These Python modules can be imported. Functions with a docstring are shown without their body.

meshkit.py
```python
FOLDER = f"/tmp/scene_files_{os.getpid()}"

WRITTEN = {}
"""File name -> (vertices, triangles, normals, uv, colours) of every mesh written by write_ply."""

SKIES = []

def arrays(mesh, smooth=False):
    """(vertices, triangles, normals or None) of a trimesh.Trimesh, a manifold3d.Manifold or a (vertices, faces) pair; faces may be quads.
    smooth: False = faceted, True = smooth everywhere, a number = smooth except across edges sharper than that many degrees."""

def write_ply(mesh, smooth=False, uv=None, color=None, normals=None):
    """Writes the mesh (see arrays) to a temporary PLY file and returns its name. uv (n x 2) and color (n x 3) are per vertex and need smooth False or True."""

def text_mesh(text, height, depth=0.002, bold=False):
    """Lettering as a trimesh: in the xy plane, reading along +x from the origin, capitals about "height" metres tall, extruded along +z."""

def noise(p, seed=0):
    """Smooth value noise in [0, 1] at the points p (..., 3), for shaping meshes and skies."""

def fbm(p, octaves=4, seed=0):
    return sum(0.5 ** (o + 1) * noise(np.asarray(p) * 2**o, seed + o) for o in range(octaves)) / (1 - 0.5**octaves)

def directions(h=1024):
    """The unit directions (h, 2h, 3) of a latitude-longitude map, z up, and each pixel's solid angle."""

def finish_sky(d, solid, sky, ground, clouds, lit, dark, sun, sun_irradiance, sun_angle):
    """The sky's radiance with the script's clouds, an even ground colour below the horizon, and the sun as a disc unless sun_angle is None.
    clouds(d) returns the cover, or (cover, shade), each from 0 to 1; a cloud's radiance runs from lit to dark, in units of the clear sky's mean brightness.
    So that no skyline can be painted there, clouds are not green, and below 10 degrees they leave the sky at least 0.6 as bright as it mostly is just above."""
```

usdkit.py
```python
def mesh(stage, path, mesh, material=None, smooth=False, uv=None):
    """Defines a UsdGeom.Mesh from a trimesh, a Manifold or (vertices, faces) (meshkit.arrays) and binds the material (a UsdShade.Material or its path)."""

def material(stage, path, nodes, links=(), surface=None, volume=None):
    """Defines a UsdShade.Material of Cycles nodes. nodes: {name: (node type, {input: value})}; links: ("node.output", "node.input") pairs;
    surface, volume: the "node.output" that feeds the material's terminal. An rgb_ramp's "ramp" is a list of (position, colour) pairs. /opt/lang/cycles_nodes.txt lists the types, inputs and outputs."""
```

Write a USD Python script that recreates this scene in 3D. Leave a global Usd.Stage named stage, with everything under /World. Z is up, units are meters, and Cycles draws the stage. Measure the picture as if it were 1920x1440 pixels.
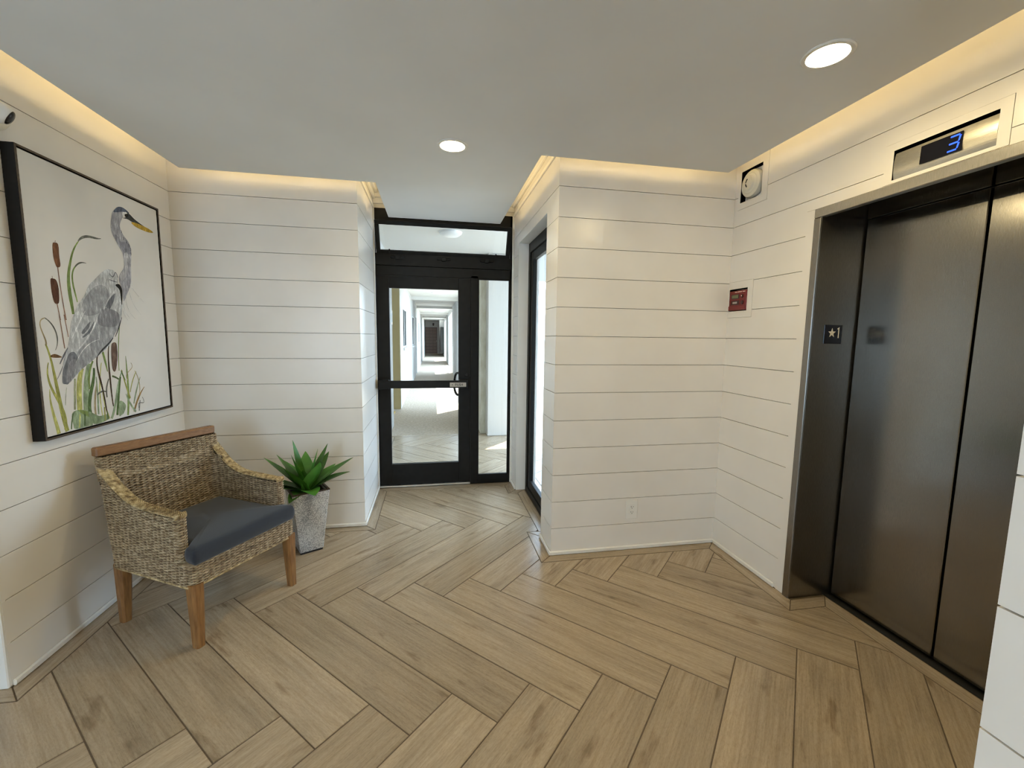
import math, random
import numpy as np
import trimesh
import manifold3d
import shapely
from shapely import affinity
from shapely.geometry import Polygon, LineString, box as sbox
from shapely.ops import unary_union
import meshkit, usdkit
from pxr import Usd, UsdGeom, UsdLux, UsdShade, Sdf, Gf, Vt

stage = Usd.Stage.CreateInMemory()
UsdGeom.SetStageUpAxis(stage, UsdGeom.Tokens.z)
UsdGeom.SetStageMetersPerUnit(stage, 1.0)
UsdGeom.Xform.Define(stage, '/World')

# ------------------------------------------------------------------ camera, sky, sun, exposure
EXPOSURE = 1.95
CAM_F, CAM_YAW, CAM_PITCH, CAM_ROLL, CAM_H = 799.449, 0.1826, -0.1093, 0.0130, 1.45
def camera():
    y, p, r = CAM_YAW, CAM_PITCH, CAM_ROLL
    fwd = np.array([math.sin(y) * math.cos(p), math.cos(y) * math.cos(p), math.sin(p)])
    right = np.array([math.cos(y), -math.sin(y), 0.0]); up = np.cross(right, fwd)
    R = math.cos(r) * right + math.sin(r) * up; U = -math.sin(r) * right + math.cos(r) * up
    c = UsdGeom.Camera.Define(stage, '/World/camera')
    m = Gf.Matrix4d(1.0)
    for i, v in enumerate((R, U, -fwd, np.array([0, 0, CAM_H]))):
        m.SetRow(i, Gf.Vec4d(*map(float, v), 1.0 if i == 3 else 0.0))
    c.AddTransformOp().Set(m)
    c.CreateHorizontalApertureAttr(36.0); c.CreateVerticalApertureAttr(27.0)
    c.CreateFocalLengthAttr(CAM_F / 1920.0 * 36.0)
    c.CreateClippingRangeAttr(Gf.Vec2f(0.02, 500.0))
    c.CreateExposureAttr(EXPOSURE)
camera()
sky = UsdLux.DomeLight.Define(stage, '/World/sky')
sky.CreateIntensityAttr(0.85); sky.CreateColorAttr(Gf.Vec3f(0.58, 0.75, 1.0))
sun = UsdLux.DistantLight.Define(stage, '/World/sun')
sun.CreateIntensityAttr(1.25); sun.CreateNormalizeAttr(True); sun.CreateAngleAttr(0.53); sun.CreateColorAttr(Gf.Vec3f(1.0, 0.94, 0.84))
def aim(x, d):        # light's -z travels along d
    z = -np.array(d, float); z /= np.linalg.norm(z); a = np.cross([0, 0, 1.0], z); a /= np.linalg.norm(a); b = np.cross(z, a)
    m = Gf.Matrix4d(1.0)
    for i, v in enumerate((a, b, z)): m.SetRow(i, Gf.Vec4d(*map(float, v), 0.0))
    UsdGeom.Xformable(x).AddTransformOp().Set(m)
EL = math.radians(66)
aim(sun, [-0.667 * math.cos(EL), -0.745 * math.cos(EL), -math.sin(EL)])
LAMP = 66.0           # recessed downlight lens radiance
COVE = 5.2            # cove tape radiance
WARM = (1.0, 0.80, 0.43)
COVEC = (1.0, 0.74, 0.36)

# ------------------------------------------------------------------ measured planes (metres)
XL, YB1, YB2, XR, XH1, XH2, YD = -1.7073, 3.2803, 2.6237, 1.9691, -0.5236, 0.7624, 4.10
Z0, GS = 2.3731, 0.1824           # top visible groove and board pitch
XW, YW = 0.752, 0.415             # near wall on the right and its corner
YLE = 1.94                        # end of the left wall
ZC, ZU = 2.47, 2.80               # underside of the dropped ceiling, real ceiling above it
EY0, EY1, EZ, EX = 0.895, 1.945, 2.085, 2.236     # lift opening, door plane

# ------------------------------------------------------------------ helpers
USED = {}
def numbered(parent, name):
    k = (parent, name); n = USED.get(k, -1) + 1; USED[k] = n
    return name if n == 0 else '%s_%03d' % (name, n)
def keys(prim, label=None, cat=None, group=None, kind=None):
    for k, v in (('label', label), ('category', cat), ('group', group), ('kind', kind)):
        if v: prim.SetCustomDataByKey(k, v)
    return prim
def ppath(parent): return '/World' if parent is None else (parent if isinstance(parent, str) else str(parent.GetPath()))
def thing(name, label=None, cat=None, loc=(0, 0, 0), rz=0.0, group=None, kind=None):
    x = UsdGeom.Xform.Define(stage, '/World/' + numbered('/World', name))
    if any(loc): x.AddTranslateOp().Set(Gf.Vec3d(*map(float, loc)))
    if rz: x.AddRotateZOp().Set(float(math.degrees(rz)))
    return keys(x.GetPrim(), label, cat, group, kind)
def obj(name, mesh, mat, parent=None, smooth=False, label=None, cat=None, group=None, kind=None):
    p = ppath(parent)
    if isinstance(mesh, list): mesh = cat_(mesh)
    m = usdkit.mesh(stage, p + '/' + numbered(p, name), mesh, mat, smooth=smooth)
    return keys(m.GetPrim(), label, cat, group, kind)
def dup(first, loc, rz=0.0, label=None, group=None):
    d = first.GetCustomData()
    base = first.GetName()
    x = UsdGeom.Xform.Define(stage, '/World/' + numbered('/World', base))
    x.GetPrim().GetReferences().AddInternalReference(first.GetPath())
    x.ClearXformOpOrder() if False else None
    p = x.GetPrim(); p.SetInstanceable(True)
    x.SetXformOpOrder([])
    t = x.GetPrim().GetAttribute('xformOp:translate')
    op = x.AddTranslateOp() if not t or not t.IsValid() else UsdGeom.XformOp(t)
    op.Set(Gf.Vec3d(*map(float, loc)))
    ops = [op]
    if rz:
        a = p.GetAttribute('xformOp:rotateZ'); ro = UsdGeom.XformOp(a) if a and a.IsValid() else x.AddRotateZOp()
        ro.Set(float(math.degrees(rz))); ops.append(ro)
    x.SetXformOpOrder(ops)
    return keys(p, label or d.get('label'), d.get('category'), group or d.get('group'), d.get('kind'))
def cat_(ms):
    vs, fs, n = [], [], 0
    for m in ms:
        v, f, _ = meshkit.arrays(m)
        vs.append(v); fs.append(f + n); n += len(v)
    return trimesh.Trimesh(np.vstack(vs), np.vstack(fs), process=False)
def box(x0, x1, y0, y1, z0, z1):
    m = trimesh.creation.box([abs(x1 - x0), abs(y1 - y0), abs(z1 - z0)])
    m.apply_translation([(x0 + x1) / 2, (y0 + y1) / 2, (z0 + z1) / 2]); return m
def cbox(x0, x1, y0, y1, z0, z1, b=0.003):      # box with chamfered edges
    x0, x1 = sorted((x0, x1)); y0, y1 = sorted((y0, y1)); z0, z1 = sorted((z0, z1))
    b = min(b, (x1 - x0) * .45, (y1 - y0) * .45, (z1 - z0) * .45)
    P = []
    for sx in (0, 1):
        for sy in (0, 1):
            for sz in (0, 1):
                c = np.array([(x0, x1)[sx], (y0, y1)[sy], (z0, z1)[sz]]); s = np.array([1 - 2 * sx, 1 - 2 * sy, 1 - 2 * sz]) * b
                for k in range(3):
                    q = c + s; q[k] = c[k]; P.append(q)
    return hull(P)
def hull(P): return trimesh.convex.convex_hull(np.array(P, float))
def frame_from(poly, depth, origin, ax, ay, az):
    """extrude polygon (a,b) by depth along az from origin; a along ax, b along ay"""
    out = []
    for g in getattr(poly, 'geoms', [poly]):
        if g.is_empty or g.geom_type != 'Polygon' or g.area < 1e-8: continue
        out.append(trimesh.creation.extrude_polygon(g, depth, engine='earcut'))
    if not out: return None
    m = cat_(out)
    T = np.eye(4); T[:3, 0], T[:3, 1], T[:3, 2], T[:3, 3] = ax, ay, az, origin
    flip = np.linalg.det(T[:3, :3]) < 0
    m.apply_transform(T)
    if flip: m = trimesh.Trimesh(m.vertices, m.faces, process=False)
    return m
def tube(P, r, n=8, closed=False, caps=True, squash=None):
    """swept tube; r scalar or per point; squash=(a,b) multiplies the two cross axes"""
    P = np.asarray(P, float); N = len(P)
    if closed: T = np.roll(P, -1, 0) - np.roll(P, 1, 0)
    else: T = np.gradient(P, axis=0)
    T /= np.maximum(np.linalg.norm(T, axis=1, keepdims=True), 1e-12)
    up = np.array([0, 0, 1.0]) if abs(T[0][2]) < .9 else np.array([1.0, 0, 0])
    A = np.zeros_like(P); a = np.cross(up, T[0]); a /= np.linalg.norm(a)
    for i in range(N):
        a = a - T[i] * (a @ T[i]); a /= max(np.linalg.norm(a), 1e-12); A[i] = a
    B = np.cross(T, A)
    r = np.broadcast_to(np.asarray(r, float), (N,))
    th = np.arange(n) / n * 2 * np.pi; sa, sb = squash or (1, 1)
    V = P[:, None] + r[:, None, None] * (np.cos(th)[None, :, None] * A[:, None] * sa + np.sin(th)[None, :, None] * B[:, None] * sb)
    V = V.reshape(-1, 3); F = []
    M = N if closed else N - 1
    i = np.arange(M)[:, None]; j = np.arange(n)[None, :]; i2 = (i + 1) % N; j2 = (j + 1) % n
    a_, b_, c_, d_ = i * n + j, i2 * n + j, i2 * n + j2, i * n + j2
    F = np.concatenate([np.stack([a_, d_, c_], -1).reshape(-1, 3), np.stack([a_, c_, b_], -1).reshape(-1, 3)])
    if not closed and caps:
        V = np.vstack([V, P[0], P[-1]]); k = N * n; jj = np.arange(n)
        F = np.vstack([F, np.stack([np.full(n, k), (jj + 1) % n, jj], 1), np.stack([np.full(n, k + 1), (N - 1) * n + jj, (N - 1) * n + (jj + 1) % n], 1)])
    return trimesh.Trimesh(V, F[:, ::-1], process=False)
def lathe(profile, n=32):            # profile (r, z) from bottom to top
    P = np.array(profile, float); th = np.arange(n) / n * 2 * np.pi
    V = np.stack([P[:, None, 0] * np.cos(th), P[:, None, 0] * np.sin(th), np.broadcast_to(P[:, None, 1], (len(P), n))], -1).reshape(-1, 3); F = []
    for i in range(len(P) - 1):
        for j in range(n):
            a, b, c, d = i * n + j, i * n + (j + 1) % n, (i + 1) * n + (j + 1) % n, (i + 1) * n + j
            F += [[a, b, c], [a, c, d]]
    return trimesh.Trimesh(V, F, process=True)
def moved(m, T):
    m = m.copy(); m.apply_transform(T); return m
def TR(ax, ay, az, o):
    T = np.eye(4); T[:3, 0], T[:3, 1], T[:3, 2], T[:3, 3] = ax, ay, az, o; return T
def lerp(a, b, t): return a + (b - a) * t
def spline(pts, n=40):
    from scipy.interpolate import CubicSpline
    P = np.array(pts, float); d = np.r_[0, np.cumsum(np.linalg.norm(np.diff(P, axis=0), axis=1))]
    return CubicSpline(d, P)(np.linspace(0, d[-1], n))

# ------------------------------------------------------------------ materials
MATS = {}
def mat(name, nodes, links=(), surface='p.BSDF'):
    MATS[name] = usdkit.material(stage, '/World/Looks/' + name, nodes, links, surface=surface); return MATS[name]
UsdGeom.Scope.Define(stage, '/World/Looks')
def plain(name, col, rough=.5, metal=0.0, spec=.5, **kw):
    return mat(name, {'p': ('principled_bsdf', dict(base_color=col, roughness=rough, metallic=metal, specular_ior_level=spec, **kw))})
def noisy(name, c1, c2, scale=30, rough=.5, metal=0.0, bump=0.0, bscale=None, stretch=(1, 1, 1), lo=.35, hi=.65, spec=.5, detail=4, **kw):
    n = {'g': ('geometry', {}), 'm': ('mapping', {'scale': stretch}), 't': ('noise_texture', {'scale': scale, 'detail': detail}),
         'r': ('rgb_ramp', {'ramp': [(lo, c1), (hi, c2)]}), 'p': ('principled_bsdf', dict(roughness=rough, metallic=metal, specular_ior_level=spec, **kw))}
    l = [('g.position', 'm.vector'), ('m.vector', 't.vector'), ('t.fac', 'r.fac'), ('r.color', 'p.base_color')]
    if bump:
        n['t2'] = ('noise_texture', {'scale': bscale or scale * 3, 'detail': 3}); n['b'] = ('bump', {'strength': bump, 'distance': .002})
        l += [('m.vector', 't2.vector'), ('t2.fac', 'b.height'), ('b.normal', 'p.normal')]
    return mat(name, n, l)

# satin wall paint with faint roller texture
noisy('wall_paint', (.785, .752, .70), (.82, .788, .738), scale=3, rough=.27, bump=.05, bscale=260, spec=.5)
noisy('ceiling_paint', (.77, .77, .75), (.80, .80, .78), scale=2, rough=.75, bump=.06, bscale=300, spec=.25)
plain('trim_paint', (.80, .785, .74), .35)
plain('groove_dark', (.30, .285, .255), .8)
plain('white_plastic', (.80, .78, .73), .4)
plain('ivory_plastic', (.80, .75, .62), .42)
plain('slot_dark', (.02, .02, .02), .6)
noisy('black_metal', (.006, .006, .006), (.010, .010, .0095), scale=20, rough=.5, spec=.22)
plain('black_gasket', (.006, .006, .006), .7)
plain('aluminium_sill', (.55, .54, .52), .4, 0.9)
plain('plate_metal', (.50, .47, .42), .38, 1.0)
plain('plate_letters', (.02, .02, .02), .6)
mat('pane', {'t': ('transparent_bsdf', {'color': (.95, .98, .965)}), 'g': ('glossy_bsdf', {'color': (1, 1, 1), 'roughness': 0.0}), 'f': ('fresnel', {'IOR': 1.5}), 'x': ('mix_closure', {}),
             'q': ('geometry', {}), 'k': ('math', {'math_type': 'subtract', 'value1': 1.0}), 'w': ('math', {'math_type': 'multiply'})},
    [('q.backfacing', 'k.value2'), ('f.fac', 'w.value1'), ('k.value', 'w.value2'), ('w.value', 'x.fac'), ('t.BSDF', 'x.closure1'), ('g.BSDF', 'x.closure2')], 'x.closure')
# brushed stainless steel
def steel(name, col, rough, sx, aniso=.55):
    mat(name, {'g': ('geometry', {}), 'm': ('mapping', {'scale': sx}), 't': ('noise_texture', {'scale': 60, 'detail': 5, 'roughness': .7}),
               'mr': ('map_range', {'from_min': .3, 'from_max': .7, 'to_min': rough - .03, 'to_max': rough + .04}),
               'b': ('bump', {'strength': .0, 'distance': .0006}), 't3': ('noise_texture', {'scale': 1.3, 'detail': 2}),
               'r': ('rgb_ramp', {'ramp': [(.3, tuple(.88 * c for c in col)), (.7, col)]}),
               'p': ('principled_bsdf', {'metallic': 1.0, 'anisotropic': aniso})},
        [('g.position', 'm.vector'), ('m.vector', 't.vector'), ('t.fac', 'mr.value'), ('mr.result', 'p.roughness'), ('t.fac', 'b.height'), ('b.normal', 'p.normal'),
         ('g.position', 't3.vector'), ('t3.fac', 'r.fac'), ('r.color', 'p.base_color')])
steel('steel_door', (.285, .272, .25), .19, (1, 30, .6), .6)
steel('steel_jamb', (.30, .285, .26), .30, (30, 30, .6))
steel('steel_frame', (.46, .44, .40), .28, (30, 30, .6))
steel('steel_plate', (.58, .55, .48), .30, (1, .8, 30))

# wood-look porcelain tile: grain along one of the two diagonals or along a wall
def tile_mat(name, rot, tone):
    t = np.array(tone)
    mat(name, {'g': ('geometry', {}), 'o': ('object_info', {}), 'off': ('math', {'math_type': 'multiply', 'value2': 37.0}), 'cx': ('combine_xyz', {}),
               'add': ('mix', {'mix_type': 'add', 'fac': 1.0}),
               'm': ('mapping', {'rotation': (0, 0, rot), 'scale': (1, 1, 1)}),
               'm1': ('mapping', {'scale': (1.3, 10, 1)}), 'n1': ('noise_texture', {'scale': 1.6, 'detail': 6, 'roughness': .62, 'distortion': .35}),
               'm2': ('mapping', {'scale': (2.2, 60, 1)}), 'n2': ('noise_texture', {'scale': 1.5, 'detail': 5, 'roughness': .7}),
               'm3': ('mapping', {'scale': (2.6, 9, 1)}), 'n3': ('noise_texture', {'scale': 1.35, 'detail': 3, 'roughness': .55}),
               'n4': ('noise_texture', {'scale': 190, 'detail': 2}), 'n5': ('noise_texture', {'scale': 150, 'detail': 3, 'roughness': .8}), 'm5': ('mapping', {'scale': (.35, 1.3, 1)}), 'r5': ('rgb_ramp', {'ramp': [(.33, (.80, .78, .76)), (.52, (1, 1, 1)), (.7, (1.10, 1.10, 1.10))]}), 'x5': ('mix', {'mix_type': 'multiply', 'fac': .8}),
               'r1': ('rgb_ramp', {'ramp': [(.28, tuple(t * .74)), (.46, tuple(t * .95)), (.64, tuple(t * 1.06))]}),
               'r2': ('rgb_ramp', {'ramp': [(.30, (.78, .76, .73)), (.55, (1, 1, 1)), (.8, (1.05, 1.05, 1.05))]}),
               'r3': ('rgb_ramp', {'ramp': [(.0, (.40, .34, .28)), (.29, (.52, .46, .39)), (.385, (1, 1, 1))]}),
               'x1': ('mix', {'mix_type': 'multiply', 'fac': .8}), 'x2': ('mix', {'mix_type': 'multiply', 'fac': .75}),
               'hv': ('map_range', {'from_min': 0, 'from_max': 1, 'to_min': .95, 'to_max': 1.05}), 'h': ('hsv', {}),
               'b': ('bump', {'strength': .10, 'distance': .001}),
               'rr': ('map_range', {'from_min': .3, 'from_max': .7, 'to_min': .21, 'to_max': .33}),
               'p': ('principled_bsdf', {'specular_ior_level': .5})},
        [('g.position', 'add.color1'), ('o.random', 'off.value1'), ('off.value', 'cx.x'), ('off.value', 'cx.y'), ('off.value', 'cx.z'), ('cx.vector', 'add.color2'), ('add.color', 'm.vector'),
         ('m.vector', 'm1.vector'), ('m1.vector', 'n1.vector'), ('m.vector', 'm2.vector'), ('m2.vector', 'n2.vector'), ('m.vector', 'm3.vector'), ('m3.vector', 'n3.vector'), ('g.position', 'n4.vector'),
         ('n1.fac', 'r1.fac'), ('n2.fac', 'r2.fac'), ('n3.fac', 'r3.fac'), ('r1.color', 'x1.color1'), ('r2.color', 'x1.color2'), ('x1.color', 'x2.color1'), ('r3.color', 'x2.color2'),
         ('o.random', 'hv.value'), ('hv.result', 'h.value'), ('m.vector', 'm5.vector'), ('m5.vector', 'n5.vector'), ('n5.fac', 'r5.fac'), ('x2.color', 'x5.color1'), ('r5.color', 'x5.color2'), ('x5.color', 'h.color'), ('h.color', 'p.base_color'),
         ('n4.fac', 'b.height'), ('b.normal', 'p.normal'), ('n2.fac', 'rr.value'), ('rr.result', 'p.roughness')])
TONES = [(.408, .320, .220), (.380, .298, .204), (.430, .340, .236)]
for i, t in enumerate(TONES):
    tile_mat('tile_rise_%d' % i, -math.pi / 4, t); tile_mat('tile_fall_%d' % i, math.pi / 4, t)
    tile_mat('tile_along_%d' % i, 0, t); tile_mat('tile_deep_%d' % i, math.pi / 2, t)
noisy('grout', (.10, .072, .045), (.13, .095, .062), scale=80, rough=.9)

def emit(name, col, s): return mat(name, {'e': ('emission', {'color': col, 'strength': s})}, (), 'e.emission')
emit('lamp_glow', WARM, LAMP); emit('cove_glow', COVEC, COVE); emit('blue_glow', (.02, .06, 1.0), 1.3); emit('corridor_glow', (1, .97, .9), 3.0)
plain('display_black', (.004, .004, .008), .15)
noisy('stucco', (.60, .55, .42), (.74, .70, .59), scale=14, rough=.9, bump=1.0, bscale=30, stretch=(1, 1, .45))
noisy('stucco_white', (.54, .54, .52), (.62, .62, .60), scale=6, rough=.9, bump=.5, bscale=60)
plain('corridor_white', (.62, .615, .59), .7); plain('pier_paint', (.53, .49, .43), .7)
plain('corridor_blue', (.62, .70, .78), .7)
plain('tan_paint', (.60, .53, .32), .6)
noisy('deck_coating', (.42, .34, .255), (.56, .475, .37), scale=28, rough=.85, bump=.4, bscale=120)
plain('brown_door', (.15, .080, .070), .5)
plain('brown_door_panel', (.24, .145, .13), .5)
plain('dark_glass', (.05, .055, .055), .25, spec=.2); mat('dark_screen', {'d': ('diffuse_bsdf', {'color': (.055, .06, .06)})}, (), 'd.BSDF')
plain('rail_white', (.8, .8, .8), .4)
noisy('lawn', (.22, .21, .18), (.30, .285, .25), scale=9, rough=.9)
plain('straw_mat', (.52, .36, .10), .9)

# ------------------------------------------------------------------ floor: herringbone tiles with a border course
C45 = 1 / math.sqrt(2)
WU, WV, TL, U0, VT = 0.2277, 0.2312, 1.1815, 0.957, 2.274
room_poly = Polygon([(-3.9, -2.4), (XW, -2.4), (XW, YW), (XR, YW), (XR, EY0), (2.195, EY0), (2.195, EY1 - .012), (XR, EY1 - .012), (XR, YB2), (XH2, YB2), (XH2, 2.90), (.85, 2.90), (.85, 3.87), (XH2, 3.87),
                     (XH2, YD - .01), (XH1, YD - .01), (XH1, YB1), (XL, YB1), (XL, YLE), (-3.9, YLE)])
land_poly = Polygon([(-.64, 4.20), (.95, 4.20), (.95, 2.75), (3.0, 2.75), (3.0, 6.30), (-.64, 6.30)])
GAP, TT = 0.0025, 0.009
def lay(poly, parent, border=.083):
    inner = poly.buffer(-border, join_style=2)
    n = 0
    rnd = random.Random(5)
    def put(g, mname):
        g = g.buffer(-GAP, join_style=2)
        for q in getattr(g, 'geoms', [g]):
            if q.is_empty or q.area < 2e-4: continue
            q = q.simplify(1e-4)
            dz = rnd.uniform(-.0004, .0004)
            m = frame_from(q, TT - .0012, (0, 0, -TT + dz), (1, 0, 0), (0, 1, 0), (0, 0, 1))
            top = q.buffer(-.0014, join_style=2)
            # eased upper edge: a second, slightly smaller slab on top
            parts = [m]
            if not top.is_empty:
                parts.append(frame_from(top, .0012, (0, 0, -.0012 + dz), (1, 0, 0), (0, 1, 0), (0, 0, 1)))
            obj('tile', [x for x in parts if x is not None], MATS[mname], parent)
    def uv(u, v): return ((u - v) * C45, (u + v) * C45)
    bb = poly.bounds
    for a in range(-40, 41):
        for b in range(-8, 9):
            ul, vt = U0 + a * WU + b * TL, VT - a * WV + b * TL
            T1 = Polygon([uv(ul, vt - TL), uv(ul + WU, vt - TL), uv(ul + WU, vt), uv(ul, vt)])            # falls to the right
            T2 = Polygon([uv(ul + WU, vt - WV), uv(ul + WU + TL, vt - WV), uv(ul + WU + TL, vt), uv(ul + WU, vt)])   # rises to the right
            for T, k in ((T1, 'fall'), (T2, 'rise')):
                g = T.intersection(inner)
                if not g.is_empty and g.area > 2e-4: put(g, 'tile_%s_%d' % (k, rnd.randrange(3)))
    # border course, mitred at the corners, cut to tile lengths
    P = list(poly.exterior.coords)[:-1]
    if not poly.exterior.is_ccw: P = P[::-1]
    N = len(P); I = []
    for i in range(N):
        p0, p1, p2 = (np.array(P[(i + k) % N]) for k in (-1, 0, 1))
        d1 = (p1 - p0) / np.linalg.norm(p1 - p0); d2 = (p2 - p1) / np.linalg.norm(p2 - p1)
        n1 = np.array([-d1[1], d1[0]]); n2 = np.array([-d2[1], d2[0]])
        I.append(p1 + border * (n1 + n2) / (1 + n1 @ n2))
    for i in range(N):
        a, b = np.array(P[i]), np.array(P[(i + 1) % N]); L = np.linalg.norm(b - a); d = (b - a) / L
        quad = Polygon([a, b, I[(i + 1) % N], I[i]]).buffer(0)
        k = max(1, math.ceil(L / TL - .15))
        nn = np.array([-d[1], d[0]])
        for j in range(k):
            s0, s1 = (L * j / k if j else -.2), (L * (j + 1) / k if j < k - 1 else L + .2)
            cut = Polygon([a + d * s0 - nn * .05, a + d * s1 - nn * .05, a + d * s1 + nn * .3, a + d * s0 + nn * .3])
            g = quad.intersection(cut)
            if not g.is_empty: put(g, 'tile_%s_%d' % ('along' if abs(d[0]) > .5 else 'deep', rnd.randrange(3)))
floor = thing('floor', 'wood-look porcelain floor tiles laid in herringbone with a straight border course', kind='structure')
obj('grout_bed', frame_from(room_poly.buffer(.02, join_style=2), .1, (0, 0, -.1018), (1, 0, 0), (0, 1, 0), (0, 0, 1)), MATS['grout'], floor)
lay(room_poly, floor)
landing = thing('landing_floor', 'pale herringbone tiles on the landing outside the glass door', kind='structure')
obj('grout_bed', frame_from(land_poly, .1, (0, 0, -.1018), (1, 0, 0), (0, 1, 0), (0, 0, 1)), MATS['grout'], landing)
lay(land_poly, landing)

# ------------------------------------------------------------------ shiplap walls
BT, BG = 0.010, 0.0016       # board thickness, half of the groove
def shiplap(name, a0, a1, origin, ax, nrm, label, cuts=(), ztop=ZU, thick=.10, solid_cuts=(), core_cuts=(), in0=0.0, in1=0.0):
    """wall in the plane through origin (z up); a runs along ax from a0 to a1; nrm points into the room; boards' faces lie in the plane"""
    w = thing(name, label, kind='structure')
    ax, nrm, up = np.array(ax, float), np.array(nrm, float), np.array([0, 0, 1.0])
    o = np.array(origin, float)
    full = sbox(a0 + in0, 0, a1 - in1, ztop)
    holes = unary_union([sbox(*c) for c in list(solid_cuts) + list(core_cuts)]) if solid_cuts or core_cuts else Polygon()
    core = full.difference(holes)
    m = frame_from(core, thick - BT, o - nrm * thick, ax, up, nrm)
    obj('wall_core', m, MATS['groove_dark'], w)
    cut = unary_union([sbox(*c) for c in list(cuts) + list(solid_cuts)]) if (cuts or solid_cuts) else Polygon()
    zs = [0.0] + sorted(Z0 - k * GS for k in range(0, 13)) + [ztop]
    zs = [z for z in zs if z <= ztop]
    for z0, z1 in zip(zs[:-1], zs[1:]):
        if z1 - z0 < .02: continue
        b = sbox(a0, z0 + BG, a1, z1 - BG).difference(cut)
        if b.is_empty: continue
        m = frame_from(b, BT, o - nrm * BT, ax, up, nrm)
        if m is not None: obj('board', m, MATS['wall_paint'], w)
    return w
DET = (2.342, 2.291, YB2 - .03, 2.575); DETI = (2.391, 2.333, 2.572, 2.525)       # (y0,z0,y1,z1)
FIR = (2.400, 1.597, YB2, 1.833); FIRI = (2.447, 1.640, 2.614, 1.785)
IND = (1.225, 2.135, 1.654, 2.305); INDI = (1.262, 2.149, 1.616, 2.272)
wl = shiplap('wall_left', YLE, YB1, (XL, 0, 0), (0, 1, 0), (1, 0, 0), 'white shiplap wall behind the wicker chair')
wb = shiplap('wall_back_left', XL, XH1 - BT, (0, YB1, 0), (1, 0, 0), (0, -1, 0), 'white shiplap wall behind the potted plant', in0=-.10)
wh = shiplap('wall_hall_left', YB1, 4.3, (XH1, 0, 0), (0, 1, 0), (1, 0, 0), 'glossy white shiplap side of the door recess', thick=.10, in0=.0115)
w2 = shiplap('wall_back_right', XH2 + BT, XR, (0, YB2, 0), (1, 0, 0), (0, -1, 0), 'white shiplap wall with the power outlet', thick=.126, in1=-.2)
wd = shiplap('wall_hall_right', YB2, 4.3, (XH2, 0, 0), (0, 1, 0), (-1, 0, 0), 'white shiplap wall around the side window', thick=.19, in0=.0115, solid_cuts=[(2.90, -.1, 3.87, 2.29)])
we = shiplap('wall_right', YW, YB2 + .126, (XR, 0, 0), (0, 1, 0), (-1, 0, 0), 'white shiplap wall around the lift', thick=.27,
             cuts=[DET, FIR, IND, (EY1 + .042, -.1, EY1 + .097, EZ + .05), (EY0 - .10, -.1, EY1 + .042, EZ + .047)],
             solid_cuts=[DETI, FIRI, INDI], core_cuts=[(EY0, -.1, EY1, 2.20)])
ww = shiplap('wall_near_right', -2.4, YW, (XW, 0, 0), (0, 1, 0), (-1, 0, 0), 'white shiplap wall end in the right foreground', thick=.12, in1=.0115)
shiplap('wall_lift_return', XW + BT, XR, (0, YW, 0), (1, 0, 0), (0, 1, 0), 'white shiplap return beside the lift, out of view', thick=.1)
shiplap('wall_passage', -3.9, XL - .1, (0, YLE, 0), (1, 0, 0), (0, -1, 0), 'white shiplap wall of the side passage', thick=.10)
obj('wall_end_left', cbox(XL - .1, XL - .0005, YLE - .012, YLE + .02, 0, ZU, .004), MATS['trim_paint'], kind='structure', label='white corner board ending the left wall')
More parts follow.
